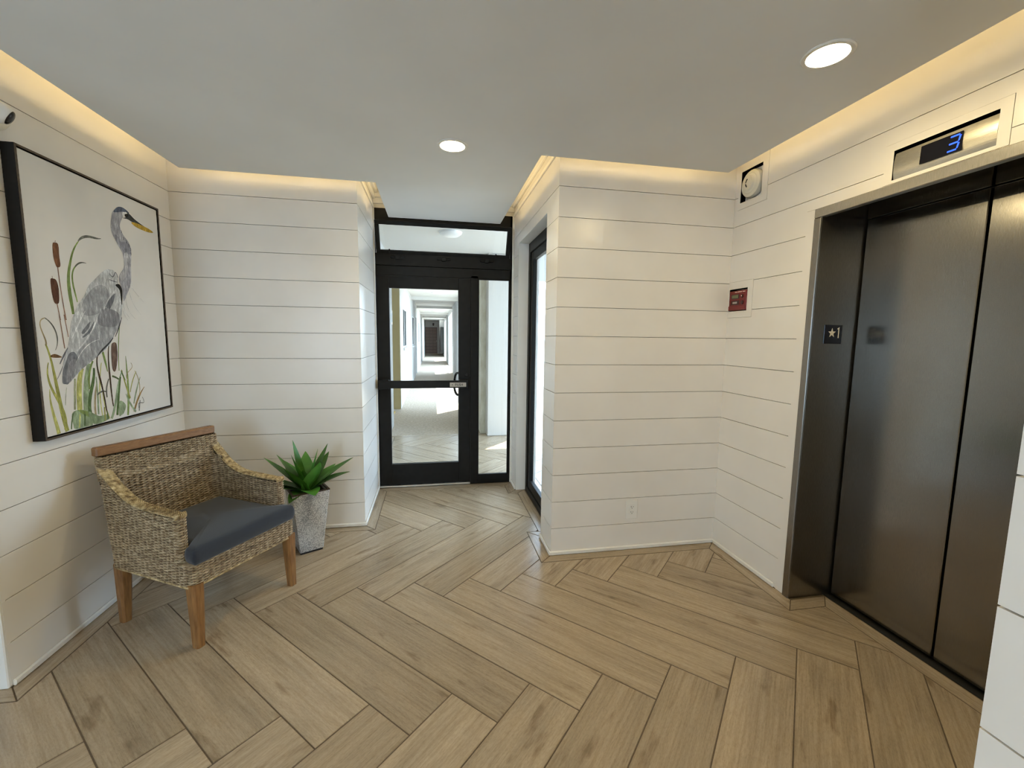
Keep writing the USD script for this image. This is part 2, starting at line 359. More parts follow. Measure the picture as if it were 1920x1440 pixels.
# walls behind the photographer close the lobby; a wide window lights the side passage
obj('wall_rear', frame_from(sbox(-3.95, 0, XW + .1, ZU).difference(sbox(-2.45, .3, -1.25, 2.2)), .1, (0, -2.5, 0), (1, 0, 0), (0, 0, 1), (0, 1, 0)), MATS['wall_paint'], kind='structure', label='plain wall behind the photographer')
obj('wall_far_left', frame_from(sbox(-2.5, 0, YLE + .1, ZU).difference(sbox(-1.2, .9, -.4, 1.9)), .1, (-4.0, 0, 0), (0, 1, 0), (0, 0, 1), (1, 0, 0)), MATS['wall_paint'], kind='structure', label='end wall of the side passage with a window')
obj('window_2', box(-3.96, -3.955, -1.2, -.4, .9, 1.9), MATS['pane'], kind='structure', label='passage window pane, out of view')
obj('window_4', box(-2.45, -1.25, -2.46, -2.455, .3, 2.2), MATS['pane'], kind='structure', label='window pane behind the photographer, out of view')
# header over the entrance door, with the stepped cornice
hd = thing('trim_1', 'stepped white header above the entrance door', kind='structure')
obj('header', box(XH1, XH2, YD + .02, YD + .12, 2.585, ZU), MATS['trim_paint'], hd)
obj('cornice', cbox(XH1, XH2, YD - .005, YD + .02, 2.62, 2.665), MATS['trim_paint'], hd)
obj('cornice', cbox(XH1, XH2, YD - .03, YD + .02, 2.665, ZU, .004), MATS['trim_paint'], hd)
for nm, x, s in (('trim_2', XH1, 1), ('trim_3', XH2, -1)):
    c = thing(nm, 'stepped white cornice high on the %s side of the door recess' % ('left' if s > 0 else 'right'), kind='structure')
    y0 = (YB1 if s > 0 else YB2) - .0
    obj('cornice', cbox(x, x + s * .012, y0, YD, 2.575, 2.60, .002), MATS['trim_paint'], c)
    obj('cornice', cbox(x, x + s * .022, y0, YD, 2.655, 2.70, .003), MATS['trim_paint'], c)
    obj('cornice', cbox(x, x + s * .045, y0, YD, 2.70, ZU, .004), MATS['trim_paint'], c)
# slim white jamb strips beside the door frame
obj('trim_4', cbox(.742, XH2, YD - .004, YD + .03, 0, 2.585, .002), MATS['trim_paint'], kind='structure', label='slim white strip right of the glass door frame')
obj('trim_5', cbox(XH1, XH1 + .012, YD - .012, YD + .03, 0, 2.585, .002), MATS['trim_paint'], kind='structure', label='slim white strip left of the glass door frame')

# baseboards
def base(nm, x0, x1, y0, y1, label):
    obj(nm, cbox(x0, x1, y0, y1, 0.0005, .030, .006), MATS['trim_paint'], kind='structure', label=label)
bd = .014
base('baseboard_left', XL, XL + bd, YLE, YB1 - bd, 'low white baseboard under the shiplap wall by the chair')
base('baseboard_back_left', XL, XH1 + bd, YB1 - bd, YB1, 'low white baseboard behind the planter')
base('baseboard_hall_left', XH1, XH1 + bd, YB1, YD - .015, 'low white baseboard left of the door recess')
base('baseboard_back_right', XH2 - bd, XR, YB2 - bd, YB2, 'low white baseboard under the outlet')
base('baseboard_hall_right', XH2 - bd, XH2, YB2, 2.895, 'short white baseboard before the side window')
base('baseboard_hall_far', XH2 - bd, XH2, 3.875, YD - .005, 'short white baseboard between side window and door')
base('baseboard_right', XR - bd, XR, 2.05, YB2 - bd, 'low white baseboard left of the lift')
base('baseboard_near_right', XW - bd, XW, -2.4, YW, 'baseboard of the near right wall')
# reveal of the side window
obj('trim_6', cat_([box(XH2 + .0005, .952, 3.868, 3.885, 0, 2.29), box(XH2 + .0005, .952, 2.888, 2.902, 0, 2.29), box(XH2 + .0005, .952, 2.888, 3.885, 2.288, 2.305)]), MATS['trim_paint'], kind='structure', label='white painted reveal of the side window')

# ------------------------------------------------------------------ ceilings, cove lights
slab = Polygon([(-1.548, 1.80), (-1.548, 3.109), (-.376, 3.109), (-.376, 3.962), (.604, 3.962), (.604, 2.459), (1.786, 2.459), (1.786, .60), (.60, .60), (.60, -2.25), (-3.75, -2.25), (-3.75, 1.80)])
obj('ceiling', frame_from(slab, .065, (0, 0, ZC), (1, 0, 0), (0, 1, 0), (0, 0, 1)), MATS['ceiling_paint'], kind='structure', label='grey-white dropped ceiling panel floating inside a lit cove')
cover = Polygon([(-4, -2.5), (XW + .1, -2.5), (XW + .1, YW - .1), (2.3, YW - .1), (2.3, 2.75), (.95, 2.75), (.95, 4.25), (-.63, 4.25), (-.63, 3.38), (-1.81, 3.38), (-1.81, 2.04), (-4, 2.04)])
obj('ceiling_upper', frame_from(cover, .12, (0, 0, ZU), (1, 0, 0), (0, 1, 0), (0, 0, 1)), MATS['ceiling_paint'], kind='structure', label='upper ceiling seen in the gap around the dropped panel')
i_ = .028
runs = [('left wall', (-1.548 + i_, 1.85), (-1.548 + i_, 3.06)), ('wall behind the planter', (-1.50, 3.109 - i_), (-.42, 3.109 - i_)), ('left side of the door recess', (-.376 + i_, 3.16), (-.376 + i_, 3.90)),
        ('right side of the door recess', (.604 - i_, 2.51), (.604 - i_, 3.90)), ('wall with the outlet', (.66, 2.459 - i_), (1.74, 2.459 - i_)), ('wall with the lift', (1.786 - i_, .66), (1.786 - i_, 2.41))]
for nm, a, b in runs:
    a, b = np.array(a), np.array(b); d = (b - a) / np.linalg.norm(b - a); n = np.array([-d[1], d[0]])
    t = thing('cove_light', 'warm light tape hidden in the ceiling cove along the ' + nm, 'light')
    c = (a + b) / 2; L = np.linalg.norm(b - a)
    T = TR((d[0], d[1], 0), (n[0], n[1], 0), (0, 0, 1), (c[0], c[1], ZC + .065))
    obj('tape_base', moved(cbox(-L / 2, L / 2, -.007, .007, 0, .006, .001), T), MATS['white_plastic'], t)
    obj('glow_strip', moved(box(-L / 2, L / 2, -.005, .005, .0062, .016), T), MATS['cove_glow'], t)

# recessed downlights
def downlight(x, y, label, r=.083):
    t = thing('downlight', label, 'ceiling light', (x, y, ZC))
    obj('trim_ring', lathe([(r * .77, -.0005), (r * .80, -.006), (r * .95, -.0065), (r, -.003), (r, 0.0005)], 48), MATS['white_plastic'], t, smooth=40)
    obj('lens', lathe([(0.0005, -.0035), (r * .5, -.0035), (r * .775, -.003), (r * .775, .0003)], 48), MATS['lamp_glow'], t, smooth=40)
downlight(.108, 2.437, 'round recessed downlight in the ceiling in front of the door recess')
downlight(1.394, 1.416, 'brighter round downlight in the ceiling near the lift')
downlight(-.95, -.35, 'round recessed downlight behind the photographer, on the passage side')
downlight(.10, -.95, 'round recessed downlight behind the photographer, in the middle')

# ------------------------------------------------------------------ entrance: frame, door leaf, sidelight, transom
fr = thing('entrance_frame', 'black aluminium frame around the glass door, sidelight and transom', 'door frame')
Y0, Y1 = YD, YD + .055
FL, FRt = XH1 + .008, .742
obj('frame_post', cbox(FL, -.508, Y0, Y1, 0, 2.58), MATS['black_metal'], fr)
obj('frame_post', cbox(.722, FRt, Y0, Y1, 0, 2.58), MATS['black_metal'], fr)
obj('mullion', cbox(.349, .421, Y0, Y1, 0, 2.02), MATS['black_metal'], fr)
obj('head_rail', cbox(FL, FRt, Y0, Y1, 2.475, 2.582), MATS['black_metal'], fr)
obj('mid_rail', cbox(FL, FRt, Y0 - .004, Y1, 2.085, 2.190), MATS['black_metal'], fr)
obj('mid_rail', cbox(FL, FRt, Y0, Y1, 1.995, 2.083), MATS['black_metal'], fr)
obj('sidelight_rail', cbox(.421, .722, Y0, Y1, 0.0, .084), MATS['black_metal'], fr)
obj('sidelight_pane', box(.419, .724, Y0 + .026, Y0 + .032, .082, 2.0), MATS['pane'], fr)
obj('glazing_bead', cat_([box(.421, .429, Y0 - .002, Y0 + .02, .084, 1.995), box(.714, .722, Y0 - .002, Y0 + .02, .084, 1.995), box(.421, .722, Y0 - .002, Y0 + .02, .084, .092), box(.421, .722, Y0 - .002, Y0 + .02, 1.985, 1.995)]), MATS['black_metal'], fr)
obj('threshold', cbox(XH1 + .012, .349, Y0 - .012, Y1 + .03, .0005, .018, .004), MATS['aluminium_sill'], fr, label='pale aluminium threshold')
# transom sash, hinged at the bottom and tilted into the room
ts = thing('window_3', 'black framed hopper window tilted open above the glass door', None, (0, YD + .01, 2.192), kind='structure')
TA = math.radians(25)
rot = trimesh.transformations.rotation_matrix(TA, [1, 0, 0])
SL, SR, SH = -.500, .716, .285
for nm, b in (('sash_rail', (SL, SR, -.012, .022, 0, .028)), ('sash_rail', (SL, SR, -.012, .022, SH - .034, SH)), ('sash_stile', (SL, SL + .036, -.012, .022, .028, SH - .034)), ('sash_stile', (SR - .036, SR, -.012, .022, .028, SH - .034))):
    obj(nm, moved(cbox(*b, .002), rot), MATS['black_metal'], ts)
obj('pane', moved(box(SL + .034, SR - .034, .003, .008, .026, SH - .032), rot), MATS['pane'], ts)
for x in (-.385, .585):
    obj('stay_pin', cbox(x - .006, x + .006, -.026, -.014, -.002, .034, .002), MATS['black_metal'], ts)
for x in (-.315, .10, .50):
    obj('latch', cat_([cbox(x - .062, x + .062, -.030, -.012, -.045, -.025, .004), cbox(x - .02, x + .02, -.040, -.012, -.055, -.018, .004)]), MATS['black_metal'], ts)
# the leaf
dr = thing('door_1', 'black framed glass entrance door with a push bar', kind='structure')
DL, DRr, DZ = -.506, .345, 1.990
GL, GR, GB, GT = -.397, .234, .225, 1.885
yd0, yd1 = YD + .004, YD + .048
obj('stile', cbox(DL, GL, yd0, yd1, .022, DZ, .002), MATS['black_metal'], dr)
obj('stile', cbox(GR, DRr, yd0, yd1, .022, DZ, .002), MATS['black_metal'], dr)
obj('rail', cbox(GL, GR, yd0, yd1, .022, GB, .002), MATS['black_metal'], dr)
obj('rail', cbox(GL, GR, yd0, yd1, GT, DZ, .002), MATS['black_metal'], dr)
obj('pane', box(GL - .003, GR + .003, yd0 + .02, yd0 + .026, GB - .003, GT + .003), MATS['pane'], dr)
pb = obj('push_bar', cat_([cbox(DL + .004, .318, YD - .075, YD - .030, .967, 1.036, .006), cbox(DL + .004, DL + .10, YD - .070, yd0, .958, 1.044, .004), cbox(.235, .322, YD - .078, yd0, .957, 1.045, .006)]), MATS['black_metal'], dr)
obj('push_plate', cbox(.149, .302, YD - .0795, YD - .0755, .978, 1.019, .001), MATS['plate_metal'], pb, label='metal plate stamped PUSH')
tx = meshkit.text_mesh('PUSH', .020, .0008, bold=True); w_ = tx.bounds[1][0] - tx.bounds[0][0]
obj('lettering', moved(tx, TR((1, 0, 0), (0, 0, 1), (0, -1, 0), (.232 - w_ / 2, YD - .0797, .9885))), MATS['plate_letters'], pb, label='dark letters PUSH')
obj('lettering', moved(trimesh.creation.extrude_polygon(Polygon([(0, .005), (.010, .011), (.010, -.001)]), .0008, engine='earcut'), TR((1, 0, 0), (0, 0, 1), (0, -1, 0), (.165, YD - .0797, .993))), MATS['plate_letters'], pb, label='small arrow mark')
hp = [(.242, YD + .05, 1.095), (.215, YD + .085, 1.085), (.205, YD + .10, 1.05), (.200, YD + .105, .99), (.203, YD + .10, .93), (.215, YD + .085, .895), (.242, YD + .05, .885)]
obj('pull_handle', tube(spline(hp, 30), .011, 10), MATS['black_metal'], dr, smooth=True)
obj('lock_cylinder', moved(lathe([(.0005, -.012), (.013, -.012), (.017, -.008), (.017, .004)], 20), TR((1, 0, 0), (0, 0, 1), (0, 1, 0), (.312, yd0, 1.085))), MATS['black_gasket'], dr, smooth=40)
obj('door_seam', cat_([box(DL - .004, DRr + .004, yd0 + .001, yd1 - .004, DZ, DZ + .005), box(DRr, DRr + .004, yd0 + .001, yd1 - .004, .02, DZ)]), MATS['black_gasket'], dr)

# side window (full-height glazed unit set back in the right wall of the recess)
sw = thing('window_1', 'full-height black framed side window in the right wall of the door recess', kind='structure')
X0 = .853
obj('frame_post', cbox(X0, X0 + .06, 3.808, 3.868, .0, 2.288), MATS['black_metal'], sw)
obj('frame_post', cbox(X0, X0 + .06, 2.902, 2.962, .0, 2.288), MATS['black_metal'], sw)
obj('frame_rail', cbox(X0, X0 + .06, 2.962, 3.808, 2.20, 2.288), MATS['black_metal'], sw)
obj('frame_rail', cbox(X0, X0 + .06, 2.962, 3.808, 0.0, .05), MATS['black_metal'], sw)
obj('sash_stile', cbox(X0 + .012, X0 + .05, 3.735, 3.806, .052, 2.198), MATS['black_metal'], sw)
obj('sash_stile', cbox(X0 + .012, X0 + .05, 2.964, 3.035, .052, 2.198), MATS['black_metal'], sw)
obj('sash_rail', cbox(X0 + .012, X0 + .05, 3.035, 3.735, .052, .13), MATS['black_metal'], sw)
obj('sash_rail', cbox(X0 + .012, X0 + .05, 3.035, 3.735, 2.125, 2.198), MATS['black_metal'], sw)
obj('pane', box(X0 + .028, X0 + .034, 3.03, 3.74, .125, 2.13), MATS['pane'], sw)
PAINT = [
 ('reed',(0.22,0.3,0.1),[(2.364,1.531),(2.356,1.622),(2.359,1.712),(2.377,1.775),(2.399,1.828),(2.421,1.861),(2.437,1.880)],[0.0068,0.0097,0.0097,0.0078,0.0058,0.0044,0.0024]),
 ('reed',(0.16,0.16,0.14),[(2.433,1.878),(2.454,1.897),(2.494,1.913),(2.539,1.916),(2.581,1.922)],[0.0029,0.0063,0.0058,0.0049,0.0010]),
 ('reed',(0.22,0.3,0.1),[(2.394,1.589),(2.380,1.662),(2.384,1.728),(2.401,1.754)],[0.0029,0.0049,0.0044,0.0034]),
 ('reed',(0.16,0.16,0.14),[(2.401,1.754),(2.435,1.778),(2.470,1.781)],[0.0034,0.0039,0.0010]),
 ('reed',(0.36,0.36,0.1),[(2.267,0.993),(2.245,1.117),(2.227,1.272),(2.214,1.351),(2.201,1.394)],[0.0107,0.0107,0.0088,0.0058,0.0039]),
 ('reed',(0.42,0.34,0.2),[(2.203,1.391),(2.189,1.452),(2.186,1.490),(2.211,1.507)],[0.0044,0.0034,0.0024,0.0024]),
 ('reed',(0.16,0.16,0.14),[(2.211,1.507),(2.239,1.484),(2.262,1.433),(2.247,1.366)],[0.0024,0.0034,0.0034,0.0010]),
 ('reed',(0.36,0.36,0.1),[(2.258,1.003),(2.245,1.117),(2.207,1.202),(2.205,1.313)],[0.0078,0.0068,0.0058,0.0024]),
 ('reed',(0.5,0.5,0.17),[(2.221,0.991),(2.207,1.067),(2.196,1.141),(2.198,1.196)],[0.0097,0.0078,0.0049,0.0019]),
 ('reed',(0.16,0.09,0.04),[(2.217,1.341),(2.243,1.349),(2.278,1.333),(2.234,1.333)],None),
 ('reed',(0.48,0.5,0.4),[(2.271,1.113),(2.275,1.145),(2.286,1.193)],[0.0024,0.0024,0.0015]),
 ('reed',(0.5,0.5,0.17),[(2.347,1.071),(2.352,1.155),(2.367,1.235),(2.385,1.276)],[0.0146,0.0156,0.0146,0.0107]),
 ('reed',(0.34,0.36,0.22),[(2.320,1.084),(2.328,1.159),(2.337,1.229)],[0.0058,0.0058,0.0049]),
 ('reed',(0.3,0.38,0.24),[(2.384,1.042),(2.394,1.150),(2.409,1.231),(2.430,1.295)],[0.0165,0.0175,0.0165,0.0127]),
 ('reed',(0.1,0.16,0.06),[(2.410,1.046),(2.417,1.134),(2.442,1.201),(2.456,1.271)],[0.0097,0.0107,0.0097,0.0058]),
 ('reed',(0.22,0.3,0.1),[(2.418,1.169),(2.425,1.247),(2.454,1.306)],[0.0049,0.0068,0.0049]),
 ('reed',(0.42,0.34,0.2),[(2.441,1.032),(2.446,1.121),(2.466,1.190)],[0.0058,0.0058,0.0044]),
 ('reed',(0.3,0.38,0.24),[(2.459,1.037),(2.464,1.127),(2.465,1.226)],[0.0049,0.0058,0.0029]),
 ('reed',(0.5,0.5,0.17),[(2.484,1.024),(2.489,1.214),(2.508,1.294)],[0.0029,0.0039,0.0024]),
 ('reed',(0.22,0.3,0.1),[(2.544,1.246),(2.535,1.297),(2.523,1.348)],[0.0024,0.0068,0.0068]),
 ('reed',(0.16,0.16,0.14),[(2.462,1.134),(2.487,1.147),(2.529,1.141)],[0.0044,0.0044,0.0024]),
 ('reed',(0.16,0.16,0.14),[(2.525,1.114),(2.533,1.178),(2.549,1.208)],[0.0044,0.0049,0.0034]),
 ('reed',(0.5,0.5,0.17),[(2.530,1.001),(2.508,1.075),(2.499,1.145)],[0.0044,0.0044,0.0029]),
 ('reed',(0.3,0.38,0.24),[(2.543,0.999),(2.581,1.077),(2.621,1.192),(2.651,1.242)],[0.0078,0.0078,0.0058,0.0039]),
 ('reed',(0.22,0.3,0.1),[(2.663,1.501),(2.638,1.372),(2.627,1.244)],[0.0024,0.0029,0.0024]),
 ('reed',(0.1,0.16,0.06),[(2.586,1.010),(2.609,1.117),(2.633,1.210)],[0.0078,0.0078,0.0049]),
 ('reed',(0.22,0.3,0.1),[(2.665,0.995),(2.680,1.087),(2.686,1.205),(2.686,1.320)],[0.0068,0.0078,0.0068,0.0015]),
 ('reed',(0.12,0.16,0.08),[(2.573,1.220),(2.597,1.211),(2.619,1.199)],[0.0049,0.0049,0.0039]),
 ('reed',(0.36,0.36,0.1),[(2.645,1.248),(2.668,1.163),(2.694,1.085)],[0.0024,0.0049,0.0058]),
 ('reed',(0.1,0.16,0.06),[(2.641,1.243),(2.657,1.208),(2.668,1.187)],[0.0019,0.0049,0.0019]),
 ('reed',(0.42,0.34,0.2),[(2.748,1.234),(2.775,1.176),(2.762,1.070)],[0.0024,0.0029,0.0024]),
 ('reed',(0.36,0.36,0.1),[(2.698,1.119),(2.728,1.186),(2.759,1.229)],[0.0029,0.0034,0.0019]),
 ('reed',(0.3,0.38,0.24),[(2.719,1.051),(2.745,1.113),(2.789,1.195)],[0.0044,0.0049,0.0019]),
 ('reed',(0.3,0.2,0.08),[(2.717,1.006),(2.755,1.071),(2.818,1.135)],[0.0068,0.0068,0.0015]),
 ('reed',(0.42,0.34,0.2),[(2.685,1.185),(2.706,1.238),(2.729,1.256),(2.722,1.281)],[0.0019,0.0024,0.0019,0.0015]),
 ('reed',(0.16,0.16,0.14),[(2.762,1.008),(2.774,1.048),(2.797,1.044),(2.793,1.079)],[0.0019,0.0024,0.0019,0.0015]),
 ('reed',(0.3,0.38,0.24),[(2.731,1.003),(2.691,1.056),(2.663,1.114)],[0.0058,0.0058,0.0024]),
 ('reed',(0.16,0.16,0.14),[(2.758,1.004),(2.772,1.063)],[0.0034,0.0029]),
 ('reed',(0.3,0.38,0.24),[(2.300,1.066),(2.335,1.080),(2.397,1.061),(2.417,0.996),(2.388,0.992),(2.314,0.993),(2.302,1.015)],None),
 ('reed',(0.22,0.3,0.1),[(2.335,1.080),(2.397,1.062),(2.442,1.037),(2.474,1.016),(2.426,1.023),(2.373,1.048)],None),
 ('reed',(0.26,0.34,0.2),[(2.397,1.062),(2.461,1.028),(2.515,1.027),(2.518,0.999),(2.422,0.995)],None),
 ('reed',(0.3,0.38,0.24),[(2.611,1.082),(2.655,1.054),(2.637,1.015),(2.615,1.004),(2.599,1.007)],None),
 ('reed',(0.1,0.16,0.06),[(2.289,0.997),(2.297,1.037),(2.308,1.069)],[0.0029,0.0029,0.0024]),
 ('reed',(0.5,0.5,0.17),[(2.335,0.995),(2.345,1.058)],[0.0039,0.0039]),
 ('reed',(0.1,0.16,0.06),[(2.367,0.997),(2.374,1.053)],[0.0039,0.0039]),
 ('reed',(0.36,0.36,0.1),[(2.499,0.998),(2.501,1.067)],[0.0039,0.0039]),
 ('reed',(0.1,0.16,0.06),[(2.518,0.999),(2.517,1.041)],[0.0034,0.0034]),
 ('heron',(0.070,0.050,0.030),[(2.484,1.327),(2.478,1.287),(2.480,1.260),(2.497,1.177),(2.507,1.112),(2.515,1.041)],[0.0039,0.0044,0.0063,0.0044,0.0044,0.0034]),
 ('heron',(0.070,0.050,0.030),[(2.569,1.383),(2.557,1.282),(2.557,1.217),(2.558,1.151),(2.563,1.061)],[0.0029,0.0039,0.0058,0.0044,0.0034]),
 ('cattail_a',(0.19,0.088,0.045),[(2.288,1.835),(2.300,1.844),(2.317,1.839),(2.317,1.789),(2.318,1.746),(2.302,1.736),(2.293,1.746),(2.285,1.783)],None),
 ('cattail_b',(0.12,0.052,0.032),[(2.259,1.677),(2.272,1.683),(2.288,1.677),(2.296,1.644),(2.292,1.585),(2.281,1.573),(2.266,1.579),(2.258,1.625)],None),
 ('cattail_a',(0.3,0.18,0.13),[(2.303,1.736),(2.307,1.645),(2.320,1.502)],[0.0024,0.0024,0.0029]),
 ('cattail_a',(0.3,0.18,0.13),[(2.311,1.526),(2.323,1.425)],[0.0024,0.0019]),
 ('cattail_b',(0.3,0.18,0.13),[(2.280,1.573),(2.289,1.501)],[0.0024,0.0024]),
 ('cattail_b',(0.3,0.18,0.13),[(2.285,1.525),(2.297,1.372)],[0.0024,0.0024]),
 ('cattail_a',(0.3,0.2,0.15),[(2.301,1.844),(2.304,1.854)],[0.0010,0.0010]),
 ('cattail_b',(0.3,0.2,0.15),[(2.269,1.683),(2.269,1.694)],[0.0010,0.0010]),
 ('cattail_c',(0.15,0.1,0.08),[(2.593,1.390),(2.616,1.395),(2.626,1.377),(2.621,1.306),(2.601,1.246),(2.581,1.252),(2.579,1.309),(2.584,1.364)],None),
 ('heron',(0.528,0.541,0.554),[(2.599,1.772),(2.560,1.748),(2.514,1.709),(2.470,1.672),(2.444,1.631),(2.413,1.594),(2.388,1.567),(2.356,1.510),(2.342,1.478),(2.331,1.429),(2.313,1.376),(2.287,1.324),(2.274,1.276),(2.265,1.220),(2.280,1.209),(2.303,1.214),(2.327,1.230),(2.378,1.268),(2.426,1.304),(2.485,1.327),(2.563,1.374),(2.606,1.420),(2.653,1.481),(2.678,1.530),(2.692,1.602),(2.693,1.664),(2.680,1.695),(2.676,1.723),(2.674,1.751),(2.649,1.773),(2.624,1.775)],None),
 ('heron',(0.356,0.363,0.383),[(2.368,1.353),(2.440,1.416),(2.546,1.538),(2.662,1.524),(2.650,1.481),(2.603,1.420),(2.560,1.377),(2.486,1.328),(2.379,1.269),(2.333,1.238),(2.306,1.216),(2.334,1.288)],None),
 ('heron',(0.185,0.191,0.211),[(2.295,1.311),(2.317,1.347),(2.347,1.354),(2.364,1.320),(2.339,1.284),(2.303,1.214),(2.280,1.210),(2.266,1.221),(2.275,1.272)],None),
 ('heron',(0.290,0.290,0.310),[(2.297,1.266),(2.317,1.310),(2.349,1.321),(2.350,1.287),(2.312,1.224),(2.289,1.222)],None),
 ('heron',(0.356,0.363,0.383),[(2.454,1.627),(2.516,1.677),(2.576,1.684),(2.607,1.637),(2.576,1.580),(2.499,1.535),(2.426,1.532),(2.422,1.582)],None),
 ('heron',(0.185,0.191,0.211),[(2.400,1.446),(2.433,1.479),(2.461,1.499),(2.446,1.468),(2.413,1.440)],None),
 ('heron',(0.185,0.191,0.211),[(2.403,1.425),(2.444,1.455),(2.487,1.504),(2.461,1.455),(2.419,1.425)],None),
 ('heron',(0.185,0.191,0.211),[(2.576,1.580),(2.606,1.623),(2.648,1.655),(2.630,1.611),(2.592,1.563)],None),
 ('heron',(0.264,0.264,0.284),[(2.506,1.496),(2.543,1.564),(2.612,1.568),(2.664,1.543),(2.640,1.486),(2.569,1.475)],None),
 ('heron',(0.185,0.191,0.211),[(2.315,1.376),(2.287,1.340),(2.262,1.303)],[0.0019,0.0044,0.0024]),
 ('heron',(0.356,0.363,0.383),[(2.276,1.292),(2.258,1.261),(2.239,1.235)],[0.0015,0.0029,0.0015]),
 ('heron',(0.726,0.726,0.739),[(2.361,1.358),(2.416,1.403),(2.494,1.495)],[0.0015,0.0029,0.0015]),
 ('heron',(0.726,0.726,0.739),[(2.340,1.417),(2.383,1.480),(2.434,1.549)],[0.0015,0.0029,0.0015]),
 ('heron',(0.726,0.726,0.726),[(2.352,1.304),(2.472,1.403),(2.507,1.411)],[0.0010,0.0024,0.0010]),
 ('heron',(0.686,0.686,0.700),[(2.556,1.565),(2.607,1.632),(2.657,1.674)],[0.0010,0.0024,0.0010]),
 ('heron',(0.050,0.050,0.050),[(2.482,1.323),(2.525,1.361),(2.578,1.397),(2.603,1.420)],[0.0015,0.0044,0.0044,0.0024]),
 ('heron',(0.060,0.060,0.070),[(2.620,1.425),(2.656,1.482),(2.680,1.530)],[0.0015,0.0039,0.0015]),
 ('heron',(0.370,0.370,0.409),[(2.667,2.047),(2.684,2.086),(2.736,2.109),(2.764,2.094),(2.743,2.058),(2.726,2.025),(2.731,1.999),(2.753,1.971),(2.782,1.949),(2.799,1.914),(2.796,1.865),(2.785,1.805),(2.783,1.756),(2.768,1.705),(2.740,1.663),(2.707,1.617),(2.699,1.655),(2.695,1.697),(2.684,1.724),(2.693,1.758),(2.729,1.801),(2.734,1.844),(2.728,1.881),(2.705,1.909),(2.671,1.953),(2.657,1.986),(2.660,2.023)],None),
 ('heron',(0.264,0.264,0.304),[(2.725,1.937),(2.777,1.943),(2.796,1.908),(2.788,1.883),(2.749,1.880),(2.712,1.911),(2.689,1.938),(2.679,1.964),(2.704,1.960)],None),
 ('heron',(0.475,0.475,0.502),[(2.741,1.874),(2.770,1.879),(2.754,1.781),(2.710,1.727),(2.696,1.754),(2.731,1.801)],None),
 ('heron',(0.100,0.120,0.170),[(2.686,2.083),(2.713,2.112),(2.744,2.124),(2.778,2.122),(2.808,2.108),(2.759,2.103),(2.720,2.090)],None),
 ('heron',(0.050,0.055,0.060),[(2.748,2.067),(2.790,2.072),(2.828,2.066),(2.909,2.058),(3.013,2.050),(2.918,2.069),(2.852,2.086),(2.814,2.103),(2.787,2.109),(2.769,2.100),(2.788,2.088),(2.772,2.075)],None),
 ('heron',(0.792,0.792,0.792),[(2.757,2.098),(2.784,2.108),(2.793,2.102),(2.771,2.091),(2.756,2.080)],None),
 ('heron',(0.520,0.340,0.050),[(2.820,2.061),(2.865,2.069),(2.965,2.063),(3.009,2.050),(2.955,2.041),(2.862,2.045)],None),
 ('heron',(0.020,0.020,0.020),[(2.771,2.091),(2.786,2.099),(2.800,2.097),(2.795,2.086),(2.777,2.080)],None),
 ('heron',(0.015,0.015,0.015),[(2.654,1.698),(2.680,1.706),(2.697,1.690),(2.701,1.660),(2.690,1.595),(2.686,1.639),(2.680,1.677)],None),
 ('heron',(0.132,0.132,0.158),[(2.619,1.754),(2.646,1.744),(2.658,1.762),(2.678,1.740)],[0.0015,0.0024,0.0019,0.0015]),
 ('heron',(0.158,0.158,0.185),[(2.611,1.722),(2.636,1.718),(2.668,1.715)],[0.0015,0.0024,0.0015]),
 ('heron',(0.060,0.060,0.070),[(2.729,1.998),(2.734,1.991),(2.730,1.984)],[0.0015,0.0019,0.0010]),
 ('heron',(0.060,0.060,0.070),[(2.742,1.966),(2.747,1.959),(2.743,1.951)],[0.0015,0.0019,0.0010]),
 ('heron',(0.060,0.060,0.070),[(2.764,1.952),(2.769,1.945),(2.765,1.937)],[0.0015,0.0019,0.0010]),
 ('heron',(0.060,0.060,0.070),[(2.783,1.935),(2.788,1.927),(2.784,1.919)],[0.0015,0.0019,0.0010]),
 ('heron',(0.060,0.060,0.070),[(2.792,1.917),(2.797,1.909),(2.793,1.902)],[0.0015,0.0019,0.0010]),
 ('heron',(0.060,0.060,0.070),[(2.793,1.893),(2.797,1.885),(2.794,1.878)],[0.0015,0.0019,0.0010]),
 ('heron',(0.660,0.660,0.660),[(2.729,1.658),(2.734,1.586),(2.791,1.525)],[0.0015,0.0010,0.0005]),
 ('heron',(0.660,0.660,0.660),[(2.700,1.617),(2.711,1.570),(2.744,1.528)],[0.0015,0.0010,0.0005]),
 ('heron',(0.660,0.660,0.660),[(2.754,1.694),(2.780,1.613),(2.840,1.552)],[0.0015,0.0010,0.0005]),
 ('heron',(0.660,0.660,0.660),[(2.767,1.715),(2.803,1.679),(2.872,1.625)],[0.0015,0.0010,0.0005]),
 ('heron',(0.660,0.660,0.660),[(2.695,1.607),(2.697,1.564),(2.725,1.517)],[0.0015,0.0010,0.0005]),
]

